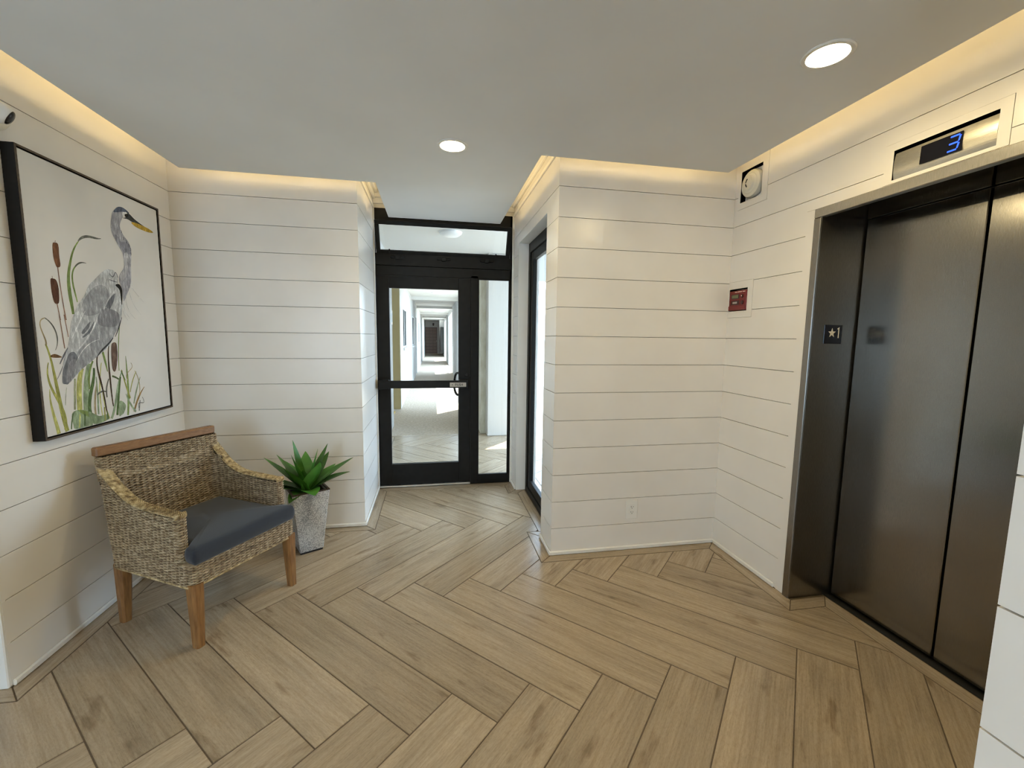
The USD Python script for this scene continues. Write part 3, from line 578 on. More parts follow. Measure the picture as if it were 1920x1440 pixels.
# ------------------------------------------------------------------ lift
lift = thing('elevator', 'stainless steel lift entrance with two sliding door panels', 'elevator')
JX0 = XR - .006
obj('jamb', cat_([cbox(JX0, EX + .06, EY1 - .001, EY1 + .012, -.09, 2.10, .002), box(XR + .012, EX + .06, EY1 - .001, EY1 + .012, 2.09, 2.2), cbox(JX0 - .006, JX0 + .03, EY1 - .0005, EY1 + .040, 0, 2.083, .003)]), MATS['steel_jamb'], lift)
obj('jamb', cat_([cbox(JX0, EX + .06, EY0 - .012, EY0 + .001, -.09, 2.10, .002), box(XR + .012, EX + .06, EY0 - .012, EY0 + .001, 2.09, 2.2), cbox(JX0 - .006, JX0 + .03, EY0 - .040, EY0 + .0005, 0, 2.083, .003)]), MATS['steel_jamb'], lift)
obj('head_frame', cbox(JX0 - .006, JX0 + .03, EY0 - .040, EY1 + .040, EZ, 2.131, .003), MATS['steel_frame'], lift)
obj('head_soffit', box(XR + .012, EX + .06, EY0 - .012, EY1 + .012, 2.195, 2.205), MATS['steel_jamb'], lift)
ym = 1.428
obj('transom_panel', cbox(EX + .002, EX + .03, ym + .005, EY1 - .004, 2.088, 2.197, .002), MATS['steel_door'], lift)
obj('transom_panel', cbox(EX + .002, EX + .03, EY0 + .004, ym - .005, 2.088, 2.197, .002), MATS['steel_door'], lift)
obj('door_panel', cbox(EX, EX + .03, ym + .005, EY1 - .009, .012, 2.081, .003), MATS['steel_door'], lift)
obj('door_panel', cbox(EX, EX + .03, EY0 + .009, ym - .005, .012, 2.081, .003), MATS['steel_door'], lift)
obj('shaft_back', cat_([box(EX + .034, EX + .05, EY0 - .02, EY1 + .02, -.09, 2.2), box(2.19, EX + .05, EY0 - .02, EY1 + .02, -.10, -.06)]), MATS['black_gasket'], lift)
obj('sill', cat_([cbox(2.198, 2.228, EY0, EY1, -.004, .003, .001), box(2.228, EX + .05, EY0, EY1, -.02, -.006)]), MATS['black_gasket'], lift)
fp = obj('floor_plate', cbox(2.037, 2.149, EY1 - .0045, EY1 - .0012, 1.437, 1.537, .001), MATS['display_black'], lift, label='black plate marked with a star and 1')
star = Polygon([((.0245 if k % 2 == 0 else .0100) * math.sin(k * math.pi / 5), (.0265 if k % 2 == 0 else .0105) * math.cos(k * math.pi / 5)) for k in range(10)])
obj('star', frame_from(star, .001, (2.085, EY1 - .0045, 1.494), (1, 0, 0), (0, 0, 1), (0, -1, 0)), MATS['ivory_plastic'], fp, label='raised pale star')
one = LineString([(-.006, .021), (.0025, .0265), (.0025, -.0265)]).buffer(.0028, cap_style=2, join_style=2)
obj('numeral', frame_from(one, .001, (2.124, EY1 - .0045, 1.494), (1, 0, 0), (0, 0, 1), (0, -1, 0)), MATS['ivory_plastic'], fp, label='raised pale numeral 1')

# flush surrounds in the right wall
def surround(outer, inner, name='surround'):
    p = sbox(outer[0] + .0012, outer[1] + .0012, outer[2] - .0012, outer[3] - .0012).difference(sbox(*inner))
    return obj(name, frame_from(p, .0105, (XR, 0, 0), (0, 1, 0), (0, 0, 1), (-1, 0, 0)) if False else frame_from(p, .0115, (XR - .0015, 0, 0), (0, 1, 0), (0, 0, 1), (1, 0, 0)), MATS['wall_paint'], we)
surround(DET, DETI); surround(FIR, FIRI); surround(IND, INDI)
obj('surround', box(XR - .0015, XR + .009, EY1 + .043, EY1 + .0965, 0, EZ + .048), MATS['wall_paint'], we)
def recess(inner, depth):
    y0, z0, y1, z1 = inner; t = .002
    return obj('recess', cat_([box(XR + depth, XR + depth + t, y0, y1, z0, z1), box(XR, XR + depth, y0 - t, y0, z0, z1), box(XR, XR + depth, y1, y1 + t, z0, z1), box(XR, XR + depth, y0, y1, z0 - t, z0), box(XR, XR + depth, y0, y1, z1, z1 + t)]), MATS['white_plastic'], we)
recess(DETI, .036); recess(FIRI, .05); recess(INDI, .06)

# floor indicator: gently bowed brushed panel with a blue segment figure
ind = thing('floor_indicator', 'brushed metal lift indicator panel with a blue lit figure 3', 'display panel', (XR, 0, 0))
P = []
n = 14; yA, yB, zA, zB = INDI[0] + .002, INDI[2] - .002, INDI[1] + .002, INDI[3] - .012
prof = [(lerp(.012, .040, (1 - t)) - .012 * math.sin(math.pi * t) if False else .016 - .016 * math.sin(math.pi * (1 - t) * .62 + .55), lerp(zA, zB, t)) for t in np.linspace(0, 1, n)]
poly = [(a, z) for a, z in prof] + [(.05, zB), (.05, zA)]
obj('panel', moved(trimesh.creation.extrude_polygon(Polygon(poly), yB - yA, engine='earcut'), TR((1, 0, 0), (0, 0, 1), (0, -1, 0), (0, yB, 0))), MATS['steel_plate'], ind)
def px_of(z): return float(np.interp(z, [p[1] for p in prof], [p[0] for p in prof]))
zc_, zl_, zh_ = 2.2105, 2.176, 2.2445
slope = (px_of(zh_) - px_of(zl_)) / (zh_ - zl_); nv = np.array([-1, 0, slope]); nv /= np.linalg.norm(nv); upv = np.array([slope, 0, 1]); upv /= np.linalg.norm(upv)
dm = box(-.0705, .0705, -.035, .035, 0, .003)
o_ = np.array([min(px_of(zl_), px_of(zc_), px_of(zh_)) - .001, 1.437, zc_])
dsp = obj('display', moved(dm, TR((0, -1, 0), upv, nv, o_)), MATS['display_black'], ind)
segs = []
for z_ in (.026, 0, -.026): segs.append(Polygon([(-.015, z_ - .003), (.013, z_ - .003), (.0145, z_), (.013, z_ + .003), (-.015, z_ + .003), (-.0165, z_)]))
for z_ in (.013, -.013): segs.append(Polygon([(.0145, z_ - .0105), (.0175, z_ - .0095), (.0195, z_ + .0095), (.0165, z_ + .0105), (.0135, z_ + .0095), (.0125, z_ - .0095)]))
sh = unary_union(segs); sh = affinity.skew(sh, xs=7, origin=(0, 0))
obj('figure', moved(cat_([trimesh.creation.extrude_polygon(g, .0006, engine='earcut') for g in getattr(sh, 'geoms', [sh])]), TR((0, -1, 0), upv, nv, o_ + nv * .0031 + np.array([0, -.045, 0]))), MATS['blue_glow'], dsp, label='blue segment figure 3')

# smoke detector in its recess
sd = thing('smoke_detector', 'round cream smoke detector set in a square wall recess', 'smoke detector', (XR, 2.490, 2.432))
Tl = TR((0, -1, 0), (0, 0, 1), (-1, 0, 0), (0, 0, 0))
R_ = .085
obj('base', moved(lathe([(.0005, -.0355), (R_ * .62, -.0355), (R_ * .62, -.024), (.0005, -.024)], 40), Tl), MATS['ivory_plastic'], sd, smooth=35)
obj('cover', moved(lathe([(R_ * .96, -.034), (R_, -.026), (R_, -.012), (R_ * .93, .000), (R_ * .74, .008), (R_ * .70, .006), (R_ * .56, .012), (R_ * .50, .022), (R_ * .30, .027), (.0005, .028)], 48), Tl), MATS['ivory_plastic'], sd, smooth=30)
arc = lambda a0, a1, r, w: LineString([(r * math.cos(a), r * math.sin(a)) for a in np.linspace(a0, a1, 12)]).buffer(w, cap_style=2)
sl = [arc(math.radians(-55), math.radians(-5), .027, .0045), arc(math.radians(5), math.radians(60), .027, .0045)]
obj('slot', moved(cat_([trimesh.creation.extrude_polygon(g, .0016, engine='earcut') for g in sl]), Tl @ TR((-1, 0, 0), (0, 1, 0), (0, 0, 1), (.018, -.002, .0262))), MATS['slot_dark'], sd)
obj('led', moved(lathe([(.0005, .004), (.003, .003), (.004, 0)], 10), Tl @ TR((1, 0, 0), (0, 1, 0), (0, 0, 1), (.030, -.012, .021))), MATS['slot_dark'], sd)

# red alarm panel
fa = thing('alarm_panel', 'small red fire alarm panel with a display, recessed beside the lift wall corner', 'alarm panel', (XR, 0, 0))
y0, z0, y1, z1 = FIRI[0] + .004, FIRI[1] + .005, FIRI[2] - .004, FIRI[3] - .012
plain('alarm_red', (.17, .012, .012), .32); plain('alarm_dark', (.05, .008, .008), .4); plain('lcd', (.17, .19, .10), .25); plain('label_white', (.8, .62, .58), .5)
obj('case', cbox(-.004, .046, y0, y1, z0, z1, .004), MATS['alarm_red'], fa)
obj('lower_lip', cbox(-.009, .0, y0, y1, z0, z0 + .030, .003), MATS['alarm_red'], fa)
f_ = lambda ya, yb, za, zb, d=.003: cbox(-.004 - d, -.0035, ya, yb, za, zb, .001)
yl = lambda t: lerp(y1, y0, t); zl = lambda t: lerp(z0, z1, t)
bz = obj('bezel', f_(yl(.60), yl(.13), zl(.58), zl(.82), .0025), MATS['alarm_dark'], fa)
obj('lcd', f_(yl(.55), yl(.18), zl(.62), zl(.78), .0036), MATS['lcd'], bz)
bz = obj('keypad', f_(yl(.60), yl(.13), zl(.28), zl(.50), .0025), MATS['alarm_dark'], fa)
obj('key', f_(yl(.50), yl(.24), zl(.34), zl(.44), .0038), MATS['plate_metal'], bz)
obj('button', moved(lathe([(.0005, .006), (.010, .005), (.012, 0)], 20), TR((0, -1, 0), (0, 0, 1), (-1, 0, 0), (-.004, yl(.77), zl(.70)))), MATS['alarm_dark'], fa, smooth=40)
obj('indicator', moved(lathe([(.0005, .003), (.003, .002), (.004, 0)], 12), TR((0, -1, 0), (0, 0, 1), (-1, 0, 0), (-.0095, yl(.765), zl(.71)))), MATS['label_white'], fa, smooth=40)
obj('button', moved(lathe([(.0005, .007), (.011, .006), (.013, 0)], 20), TR((0, -1, 0), (0, 0, 1), (-1, 0, 0), (-.004, yl(.80), zl(.38)))), MATS['alarm_dark'], fa, smooth=40)
obj('button', moved(lathe([(.0005, .004), (.008, .003), (.010, 0)], 20), TR((0, -1, 0), (0, 0, 1), (-1, 0, 0), (-.004, yl(.68), zl(.40)))), MATS['alarm_red'], fa, smooth=40)
for a, b in ((.32, .46), (.49, .73), (.76, .93)):
    obj('marking', f_(yl(b), yl(a), zl(.905), zl(.945), .0012), MATS['label_white'], fa, label='pale printed mark')

# power outlet
ou = thing('power_outlet', 'white duplex power outlet low on the right back wall', 'outlet', (1.3315, YB2, .2855))
Tb = TR((1, 0, 0), (0, 0, 1), (0, -1, 0), (0, 0, 0))
obj('cover_plate', cbox(-.0425, .0425, -.0055, -.0003, -.0655, .0655, .003), MATS['white_plastic'], ou)
rc = obj('receptacle', cbox(-.017, .017, -.0075, -.005, -.034, .034, .001), MATS['white_plastic'], ou)
for zz in (.0185, -.0185):
    obj('socket_slot', cat_([box(-.0085, -.0062, -.0082, -.0074, zz - .002, zz + .007), box(.0062, .0085, -.0082, -.0074, zz - .002, zz + .006), moved(lathe([(.0005, 0), (.0026, 0), (.0026, .0008), (.0005, .0008)], 12), TR((1, 0, 0), (0, 0, 1), (0, -1, 0), (0, -.0074, zz - .0085)))]), MATS['slot_dark'], rc)

# turret camera on the left wall
cm = thing('security_camera', 'white turret security camera with a black lens above the picture', 'camera', (XL, 2.1247, 2.3046))
Tc = TR((0, 1, 0), (0, 0, 1), (1, 0, 0), (0, 0, 0))
obj('base', moved(lathe([(.0005, 0.0004), (.062, 0.0004), (.062, .012), (.054, .026), (.046, .032), (.0005, .034)], 40), Tc), MATS['ivory_plastic'], cm, smooth=35)
d = np.array([.72, .50, -.48]); d /= np.linalg.norm(d); a = np.cross([0, 0, 1], d); a /= np.linalg.norm(a); b = np.cross(d, a)
ball = obj('ball', moved(lathe([(.0005, -.038)] + [(.040 * math.cos(t), .040 * math.sin(t)) for t in np.linspace(-1.2, .62, 14)] + [(.030, .0245), (.0005, .0245)], 40), TR(a, b, d, (.034, 0, 0))), MATS['white_plastic'], cm, smooth=40)
obj('lens', moved(lathe([(.0295, .0235)] + [(.0295 * math.cos(t), .0248 + .012 * math.sin(t)) for t in np.linspace(0, 1.55, 8)], 36), TR(a, b, d, (.034, 0, 0))), MATS['display_black'], cm, smooth=40)

# ------------------------------------------------------------------ picture
pic = thing('framed_picture', 'framed print of a grey heron among reeds, hung on the left wall', 'picture')
pa, pb_, qa, qb = 2.148, 3.071, .974, 2.206
noisy('frame_black', (.008, .007, .006), (.013, .011, .009), scale=40, rough=.6, spec=.2)
noisy('frame_bronze', (.05, .032, .018), (.085, .055, .03), scale=60, rough=.4)
PX = XL
for nm, (u0, u1, v0, v1) in (('frame_side', (pa, pa + .009, qa, qb)), ('frame_side', (pb_ - .009, pb_, qa, qb)), ('frame_top', (pa + .009, pb_ - .009, qb - .009, qb)), ('frame_bottom', (pa + .009, pb_ - .009, qa, qa + .009))):
    fs = obj(nm, box(PX + .0005, PX + .047, u0, u1, v0, v1), MATS['frame_black'], pic)
    obj('front_edge', cbox(PX + .0471, PX + .050, u0, u1, v0, v1, .001), MATS['frame_bronze'], fs)
obj('backing', box(PX + .001, PX + .012, pa + .009, pb_ - .009, qa + .009, qb - .009), MATS['black_gasket'], pic)
mat('canvas_print', {'g': ('geometry', {}), 't': ('noise_texture', {'scale': 2.5, 'detail': 4}), 'r': ('rgb_ramp', {'ramp': [(.3, (.68, .66, .63)), (.7, (.76, .74, .71))]}),
                     'w': ('noise_texture', {'scale': 420, 'detail': 1}), 'b': ('bump', {'strength': .25, 'distance': .0006}), 'p': ('principled_bsdf', {'roughness': .8, 'specular_ior_level': .2})},
    [('g.position', 't.vector'), ('t.fac', 'r.fac'), ('r.color', 'p.base_color'), ('g.position', 'w.vector'), ('w.fac', 'b.height'), ('b.normal', 'p.normal')])
mat('paint_print', {'g': ('geometry', {}), 'a': ('attribute', {'attribute': 'paint'}), 'm': ('mapping', {'scale': (1, 1, .35)}), 't': ('noise_texture', {'scale': 70, 'detail': 5, 'roughness': .65}),
                    'r': ('rgb_ramp', {'ramp': [(.3, (.55, .55, .56)), (.55, (1, 1, 1)), (.72, (1.75, 1.75, 1.72))]}), 'x': ('mix', {'mix_type': 'multiply', 'fac': 1.0}), 'p': ('principled_bsdf', {'roughness': .8, 'specular_ior_level': .2})},
    [('g.position', 'm.vector'), ('m.vector', 't.vector'), ('t.fac', 'r.fac'), ('a.color', 'x.color1'), ('r.color', 'x.color2'), ('x.color', 'p.base_color')])
cv = obj('canvas', cbox(PX + .012, PX + .045, pa + .014, pb_ - .014, qa + .014, qb - .014, .002), MATS['canvas_print'], pic)
groups = {}
inner_ = sbox(pa + .016, qa + .016, pb_ - .016, qb - .016)
for i, (g, col, pts, wd) in enumerate(PAINT):
    if wd is None:
        C = np.array(pts); k = len(C); S = []
        for j in range(k):                                     # rounded outline
            p0, p1, p2, p3 = C[(j - 1) % k], C[j], C[(j + 1) % k], C[(j + 2) % k]
            for t in (0, .25, .5, .75):
                S.append(.5 * ((2 * p1) + (p2 - p0) * t + (2 * p0 - 5 * p1 + 4 * p2 - p3) * t * t + (3 * p1 - p0 - 3 * p2 + p3) * t ** 3))
        pg = Polygon(S).buffer(0)
    else:
        C = spline(pts, 26) if len(pts) > 2 else np.linspace(pts[0], pts[1], 8)
        W = np.interp(np.linspace(0, 1, len(C)), np.linspace(0, 1, len(wd)), wd)
        T = np.gradient(C, axis=0); T /= np.linalg.norm(T, axis=1, keepdims=True); Nn = np.stack([-T[:, 1], T[:, 0]], 1)
        pg = Polygon(np.vstack([C + Nn * W[:, None], (C - Nn * W[:, None])[::-1]])).buffer(0)
    pg = pg.intersection(inner_)
    if pg.is_empty: continue
    m = frame_from(pg, .00015, (PX + .0451 + i * .000012, 0, 0), (0, 1, 0), (0, 0, 1), (1, 0, 0))
    if m is not None: groups.setdefault(g, []).append((m, col))
for g in ('reed', 'cattail_a', 'cattail_b', 'cattail_c', 'heron'):
    ms = groups[g]
    o = obj(g.split('_')[0], [x[0] for x in ms], MATS['paint_print'], cv, kind='stuff' if g == 'reed' else None, label={'reed': 'painted green reeds and leaves', 'heron': 'painted grey heron'}.get(g, 'painted brown cattail'))
    cols = np.vstack([np.tile(np.array(c, np.float32), (len(m.vertices), 1)) for m, c in ms])
    UsdGeom.PrimvarsAPI(o).CreatePrimvar('paint', Sdf.ValueTypeNames.Color3fArray, UsdGeom.Tokens.vertex).Set(Vt.Vec3fArray.FromNumpy(cols))

# ------------------------------------------------------------------ wicker armchair (local x across, y to the front)
def wicker_mat(name, a, b, c):
    mat(name, {'g': ('geometry', {}), 't': ('noise_texture', {'scale': 55, 'detail': 3}), 't2': ('noise_texture', {'scale': 3, 'detail': 4, 'roughness': .7}), 'm2': ('mapping', {'scale': (1.2, 1.2, 42)}),
               'r': ('rgb_ramp', {'ramp': [(.30, a), (.52, b), (.70, c)]}), 'r2': ('rgb_ramp', {'ramp': [(.32, (.50, .46, .42)), (.5, (.95, .93, .90)), (.68, (1.2, 1.2, 1.18))]}), 'x': ('mix', {'mix_type': 'multiply', 'fac': 1.0}), 'p': ('principled_bsdf', {'roughness': .62})},
        [('g.position', 't.vector'), ('g.position', 'm2.vector'), ('m2.vector', 't2.vector'), ('t.fac', 'r.fac'), ('t2.fac', 'r2.fac'), ('r.color', 'x.color1'), ('r2.color', 'x.color2'), ('x.color', 'p.base_color')])
wicker_mat('wicker_weave', (.20, .14, .08), (.42, .33, .21), (.60, .50, .36))
wicker_mat('wicker_stake', (.15, .10, .06), (.27, .20, .12), (.42, .33, .22))
wicker_mat('wicker_braid', (.16, .10, .04), (.46, .35, .18), (.66, .54, .33))
plain('wicker_core', (.060, .038, .020), .8)
def wood(name, a, b, sc, rough=.42):
    noisy(name, a, b, scale=9, rough=rough, stretch=sc, lo=.3, hi=.7, detail=6)
wood('teak_leg', (.17, .075, .022), (.33, .165, .055), (9, 9, 1.2))
wood('teak_rail', (.20, .095, .035), (.30, .155, .065), (7, 1.5, 12))
mat('cushion_cloth', {'g': ('geometry', {}), 't': ('noise_texture', {'scale': 480, 'detail': 2}), 't2': ('noise_texture', {'scale': 5, 'detail': 3}), 'r': ('rgb_ramp', {'ramp': [(.35, (.014, .017, .025)), (.65, (.042, .049, .064))]}),
                      'b': ('bump', {'strength': .5, 'distance': .0012}), 'p': ('principled_bsdf', {'roughness': .92, 'specular_ior_level': .2, 'sheen_weight': .25})},
    [('g.position', 't.vector'), ('t.fac', 'r.fac'), ('r.color', 'p.base_color'), ('t.fac', 'b.height'), ('b.normal', 'p.normal')])
CH = thing('wicker_armchair', 'wicker armchair with teak legs and a navy seat cushion', 'armchair', (-1.1765, 2.4315, 0), math.atan2(.870, .493))
# local axes: rotate so that local x -> (.493,.870); local y -> (-.870,.493) which is the back, so the front is -y
HW, YF, YR, ZB, ZS = .292, .272, -.292, .295, .405          # f = front coordinate (positive to the front)
def lean(f, z):          # the back rakes rearwards with height
    t = np.clip((-f - .05) / .24, 0, 1); return -.072 * t * t * np.clip((z - .30) / .56, 0, 1.2)
def L3(x, f, z): return np.stack([np.broadcast_to(x, np.shape(f)), -(f + lean(np.asarray(f, float), np.asarray(z, float))), np.broadcast_to(z, np.shape(f))], -1)
def rrect(hw, f0, f1, r, n=10):        # closed loop from front-left corner, counted clockwise seen from above: left side to the back, across, right side forward, front
    c = []
    for cx, cf, a0 in ((-hw + r, f1 - r, 90), (-hw + r, f0 + r, 180), (hw - r, f0 + r, 270), (hw - r, f1 - r, 0)):
        for a in np.linspace(a0, a0 + 90, n): c.append((cx + r * math.cos(math.radians(a)), cf + r * math.sin(math.radians(a))))
    return np.array(c)
def resample(P, step, closed):
    Q = np.vstack([P, P[:1]]) if closed else P
    d = np.r_[0, np.cumsum(np.linalg.norm(np.diff(Q, axis=0), axis=1))]
    n = max(4, int(round(d[-1] / step))); s = np.linspace(0, d[-1], n, endpoint=not closed)
    return np.stack([np.interp(s, d, Q[:, k]) for k in range(2)], 1), s
def normals2(P, closed):
    T = (np.roll(P, -1, 0) - np.roll(P, 1, 0)) if closed else np.gradient(P, axis=0)
    T /= np.linalg.norm(T, axis=1, keepdims=True); return np.stack([T[:, 1], -T[:, 0]], 1)
STK = .0265
# U-shaped wall as a closed ring: outer face, rounded arm fronts, inner face
ARMF, TH, BTH = .205, .046, .034
def uring():
    o = rrect(HW, YR, .60, .034, 10)[10:30]                                # back corners
    outer = np.vstack([[(-HW, ARMF - .015)], o, [(HW, ARMF - .015)]])
    hi, yi = HW - TH, YR + BTH
    inn = rrect(hi, yi, .60, .03, 10)[10:30]
    inner = np.vstack([[(hi, ARMF - .015)], inn[::-1], [(-hi, ARMF - .015)]])
    fr_ = lambda x: [(x + TH / 2 * math.cos(t), ARMF - .015 + .015 * math.sin(t)) for t in np.linspace(0, math.pi, 9)[1:-1]]
    rf = fr_(HW - TH / 2); lf = fr_(-HW + TH / 2)
    return np.vstack([outer, rf, inner, lf])
RING = uring()
def top_of(x, f):          # height of the wall top at plan position
    x, f = np.abs(np.asarray(x, float)), np.asarray(f, float)
    g = np.interp(-f, [-.21, -.06, .06, .13, .19, .235, .262], [.622, .624, .632, .650, .688, .735, .775])
    back = np.clip((.262 - x) / .010, 0, 1) * (f < -.20)
    edge = np.clip((-f - .246) / .004, 0, 1)
    return np.where((back > 0) | (edge > 0), np.maximum(g, lerp(g, .735, np.maximum(back, edge))), g)
weave, stake = [], []
def rows(loop, zs, closed, r, amp, topf=None, phase0=0):
    P, s = resample(loop, .0062, closed); Nn = normals2(P, closed)
    per = s[-1] + (s[1] - s[0]) if closed else s[-1]
    ns = max(2, 2 * round(per / STK / 2))
    for k, z in enumerate(zs):
        ph = (k + phase0) % 2 * math.pi
        off = amp * np.cos(s / per * ns * math.pi + ph)
        Q = P + Nn * off[:, None]
        P3 = L3(Q[:, 0], Q[:, 1], np.full(len(Q), z))
        if topf is None: weave.append(tube(P3, r, 5, closed=closed)); continue
        ok = z < topf(P[:, 0], P[:, 1]) - .006
        if ok.all(): weave.append(tube(P3, r, 5, closed=closed)); continue
        idx = np.flatnonzero(~ok); 
        if len(idx) == len(ok): continue
        st = idx[0]; order = (np.arange(len(ok)) + st) % len(ok); run = []
        for j in list(order) + [None]:
            if j is not None and ok[j]: run.append(j)
            else:
                if len(run) > 3: weave.append(tube(P3[run], r, 5))
                run = []
def stakes(loop, zlo, topf, r, closed=True):
    P, s = resample(loop, STK, closed)
    for p in P:
        zt = float(topf(p[0], p[1])) if callable(topf) else topf
        z = np.linspace(zlo, zt - .004, max(3, int((zt - zlo) / .03)))
        stake.append(tube(L3(p[0], np.full(len(z), p[1]), z), r, 5))
PZ = .0066
skirt = rrect(HW, YR, YF, .040, 10)
rows(skirt, np.arange(ZB + .003, ZS - .002, PZ), True, .0030, .0027)
stakes(skirt, ZB, ZS - .002, .0036)
rows(RING, np.arange(ZS + .002, .80, PZ), True, .0030, .0027, top_of, 1)
stakes(RING, ZS, top_of, .0036)
SLAB = rrect(HW - .001, YR, YR + BTH, .015, 6)
rows(SLAB, np.arange(.7290, .846, PZ), True, .0030, .0027, None, 1)
stakes(SLAB, .728, .846, .0036)
# dark liner inside the weave
def liner(loop, z0, topf, closed=True, inset=.0):
    P, s = resample(loop, .012, True); n = len(P); cols = []
    zt = np.array([float(topf(*p)) if callable(topf) else topf for p in P]) - .008
    m = 10
    V = np.stack([L3(P[:, 0], P[:, 1], z0 + (zt - z0) * t) for t in np.linspace(0, 1, m)], 0).reshape(-1, 3); F = []
    for i in range(m - 1):
        for j in range(n):
            a, b = i * n + j, i * n + (j + 1) % n; c, d = b + n, a + n; F += [[a, b, c], [a, c, d]]
    return trimesh.Trimesh(V, F, process=False)
sk = obj('seat_frame', [liner(skirt, ZB + .004, ZS - .002), frame_from(Polygon(skirt).buffer(-.002), .006, (0, 0, ZB + .012), (1, 0, 0), (0, -1, 0), (0, 0, 1))], MATS['wicker_core'], CH)
obj('seat_deck', frame_from(Polygon(skirt).buffer(-.001), .006, (0, 0, ZS - .009), (1, 0, 0), (0, -1, 0), (0, 0, 1)), MATS['wicker_weave'], CH)
shell = Polygon(RING).buffer(-.001)
obj('wall_core', [liner(np.array(shell.exterior.coords)[:-1], ZS - .004, top_of), liner(rrect(HW - .002, YR + .001, YR + BTH - .001, .014, 6), .70, .853)], MATS['wicker_core'], CH)
obj('weave', weave, MATS['wicker_weave'], CH, smooth=True, kind='stuff', label='woven wicker strands')
obj('stake', stake, MATS['wicker_stake'], CH, smooth=True, kind='stuff', label='upright wicker stakes')
# rolled edge along the bottom of the skirt and the braided arm tops
P, s = resample(skirt, .008, True)
obj('lower_edge', [tube(L3(P[:, 0] * 1.004, P[:, 1] * 1.004, ZB + .002 + .0022 * np.sin(s * 420 + ph)), .0042, 6, closed=True) for ph in (0, math.pi)], MATS['wicker_braid'], CH, smooth=True)
for sgn in (-1, 1):
    f_pts = np.array([ARMF - .008, .12, .0, -.06, -.13, -.19, -.235, -.272])
    zz = np.interp(-f_pts, [-.21, -.06, .06, .13, .19, .235, .275], [.622, .624, .632, .650, .688, .735, .790]) + .001
    xx = np.full_like(f_pts, sgn * (HW - TH / 2 + .001)); xx[-2:] = sgn * (HW - TH / 2 + .004)
    C = spline(np.stack([xx, f_pts, zz], 1), 90)
    arm = []
    w_ = .027
    core = L3(C[:, 0], C[:, 1], C[:, 2]); 
    arm.append(tube(core, .011, 12, squash=(2.25, 1.0)))
    t_ = np.linspace(0, 1, len(C)) * 62
    for j, u in enumerate(np.linspace(-1, 1, 9)):
        hgt = .0100 * math.sqrt(max(0, 1 - (u * .93) ** 2)); 
        for ph in (0, math.pi):
            arm.append(tube(L3(C[:, 0] + u * .0235 + .0012 * np.sin(t_ * 2 + ph + j), C[:, 1], C[:, 2] + hgt + .0016 * np.cos(t_ * 2 + ph + j)), .0024, 5))
    # rounded nose
    nose = []
    for j, a in enumerate(np.linspace(-1.3, 1.3, 9)):
        q = np.array([(math.sin(a) * .024, .0125 * math.cos(b) , .0125 * math.sin(b)) for b in np.linspace(-1.5, 1.5, 9)])
        nose.append(tube(L3(sgn * (HW - TH / 2) + q[:, 0], ARMF - .010 + q[:, 1] * (math.cos(a) * .6 + .4), .623 + q[:, 2]), .0034, 5))
    obj('arm_braid', arm + nose, MATS['wicker_braid'], CH, smooth=True)
yb_ = -(YR - .072 * np.clip((.866 - .30) / .56, 0, 1.2)); 
obj('top_rail', cbox(-.293, .293, yb_ - .036, yb_ + .006, .845, .890, .006), MATS['teak_rail'], CH)
def leg(x, f, sx, sf):
    t, b = .030, .0205; P = []
    for (r, z, ox, of) in ((t, ZB + .012, 0, 0), (b, .0, sx * .004, sf * .006)):
        c = r * .38
        for ux, uf in ((1, 1), (1, -1), (-1, -1), (-1, 1)):
            P += [(x + ox + ux * r, -(f + of + uf * (r - c)), z), (x + ox + ux * (r - c), -(f + of + uf * r), z)]
    return hull(P)
for sx in (-1, 1):
    for sf in (1, -1):
        obj('leg', leg(sx * .262, sf * .250 if sf > 0 else -.262, sx, sf), MATS['teak_leg'], CH)
# T-shaped cushion with softened edges
xi = HW - TH - .006
cp = Polygon([(-xi, YR + .045), (xi, YR + .045), (xi, ARMF + .008), (HW - .010, ARMF + .010), (HW - .006, .292), (-HW + .006, .292), (-HW + .010, ARMF + .010), (-xi, ARMF + .008)]).buffer(-.016).buffer(.016, quad_segs=8)
def pillow(poly, z0, z1, r, dome):
    mid = poly; lay_ = []
    hs = [(0.0, r), (.12, r * .45), (.3, r * .12), (.5, 0), (.7, r * .12), (.88, r * .45), (1.0, r * 1.05)]
    n = 160; base_ = np.array([mid.exterior.interpolate(t, normalized=True).coords[0] for t in np.linspace(0, 1, n, endpoint=False)])
    Nn = normals2(base_, True); c = np.array(mid.centroid.coords[0])
    if ((base_ + Nn * .001 - c) ** 2).sum() < ((base_ - c) ** 2).sum(): Nn = -Nn
    V, F = [], []
    for t, ins in hs:
        for p, q in zip(base_, Nn): V.append((p[0] - q[0] * ins, p[1] - q[1] * ins, lerp(z0, z1, t)))
    rings = len(hs)
    for k, s_ in enumerate((.93, .84, .7, .5, .25)):
        top = np.array(V[(len(hs) - 1) * n:len(hs) * n])[:, :2]
        for p in top: V.append((c[0] + (p[0] - c[0]) * s_, c[1] + (p[1] - c[1]) * s_, z1 + dome * (1 - s_ ** 2) ** .8))
        rings += 1
    for i in range(rings - 1):
        for j in range(n):
            a, b = i * n + j, i * n + (j + 1) % n; F += [[a, b, b + n], [a, b + n, a + n]]
    V += [(c[0], c[1], z1 + dome), (c[0], c[1], z0)]; k = rings * n
    for j in range(n): F += [[(rings - 1) * n + j, (rings - 1) * n + (j + 1) % n, k], [(j + 1) % n, j, k + 1]]
    V = np.array(V); V[:, 1] *= -1
    m = trimesh.Trimesh(V, np.array(F)[:, ::-1], process=False); m.fix_normals(); return m
obj('cushion', pillow(cp, ZS - .006, .482, .017, .014), MATS['cushion_cloth'], CH, smooth=True, label='navy blue cloth seat cushion')

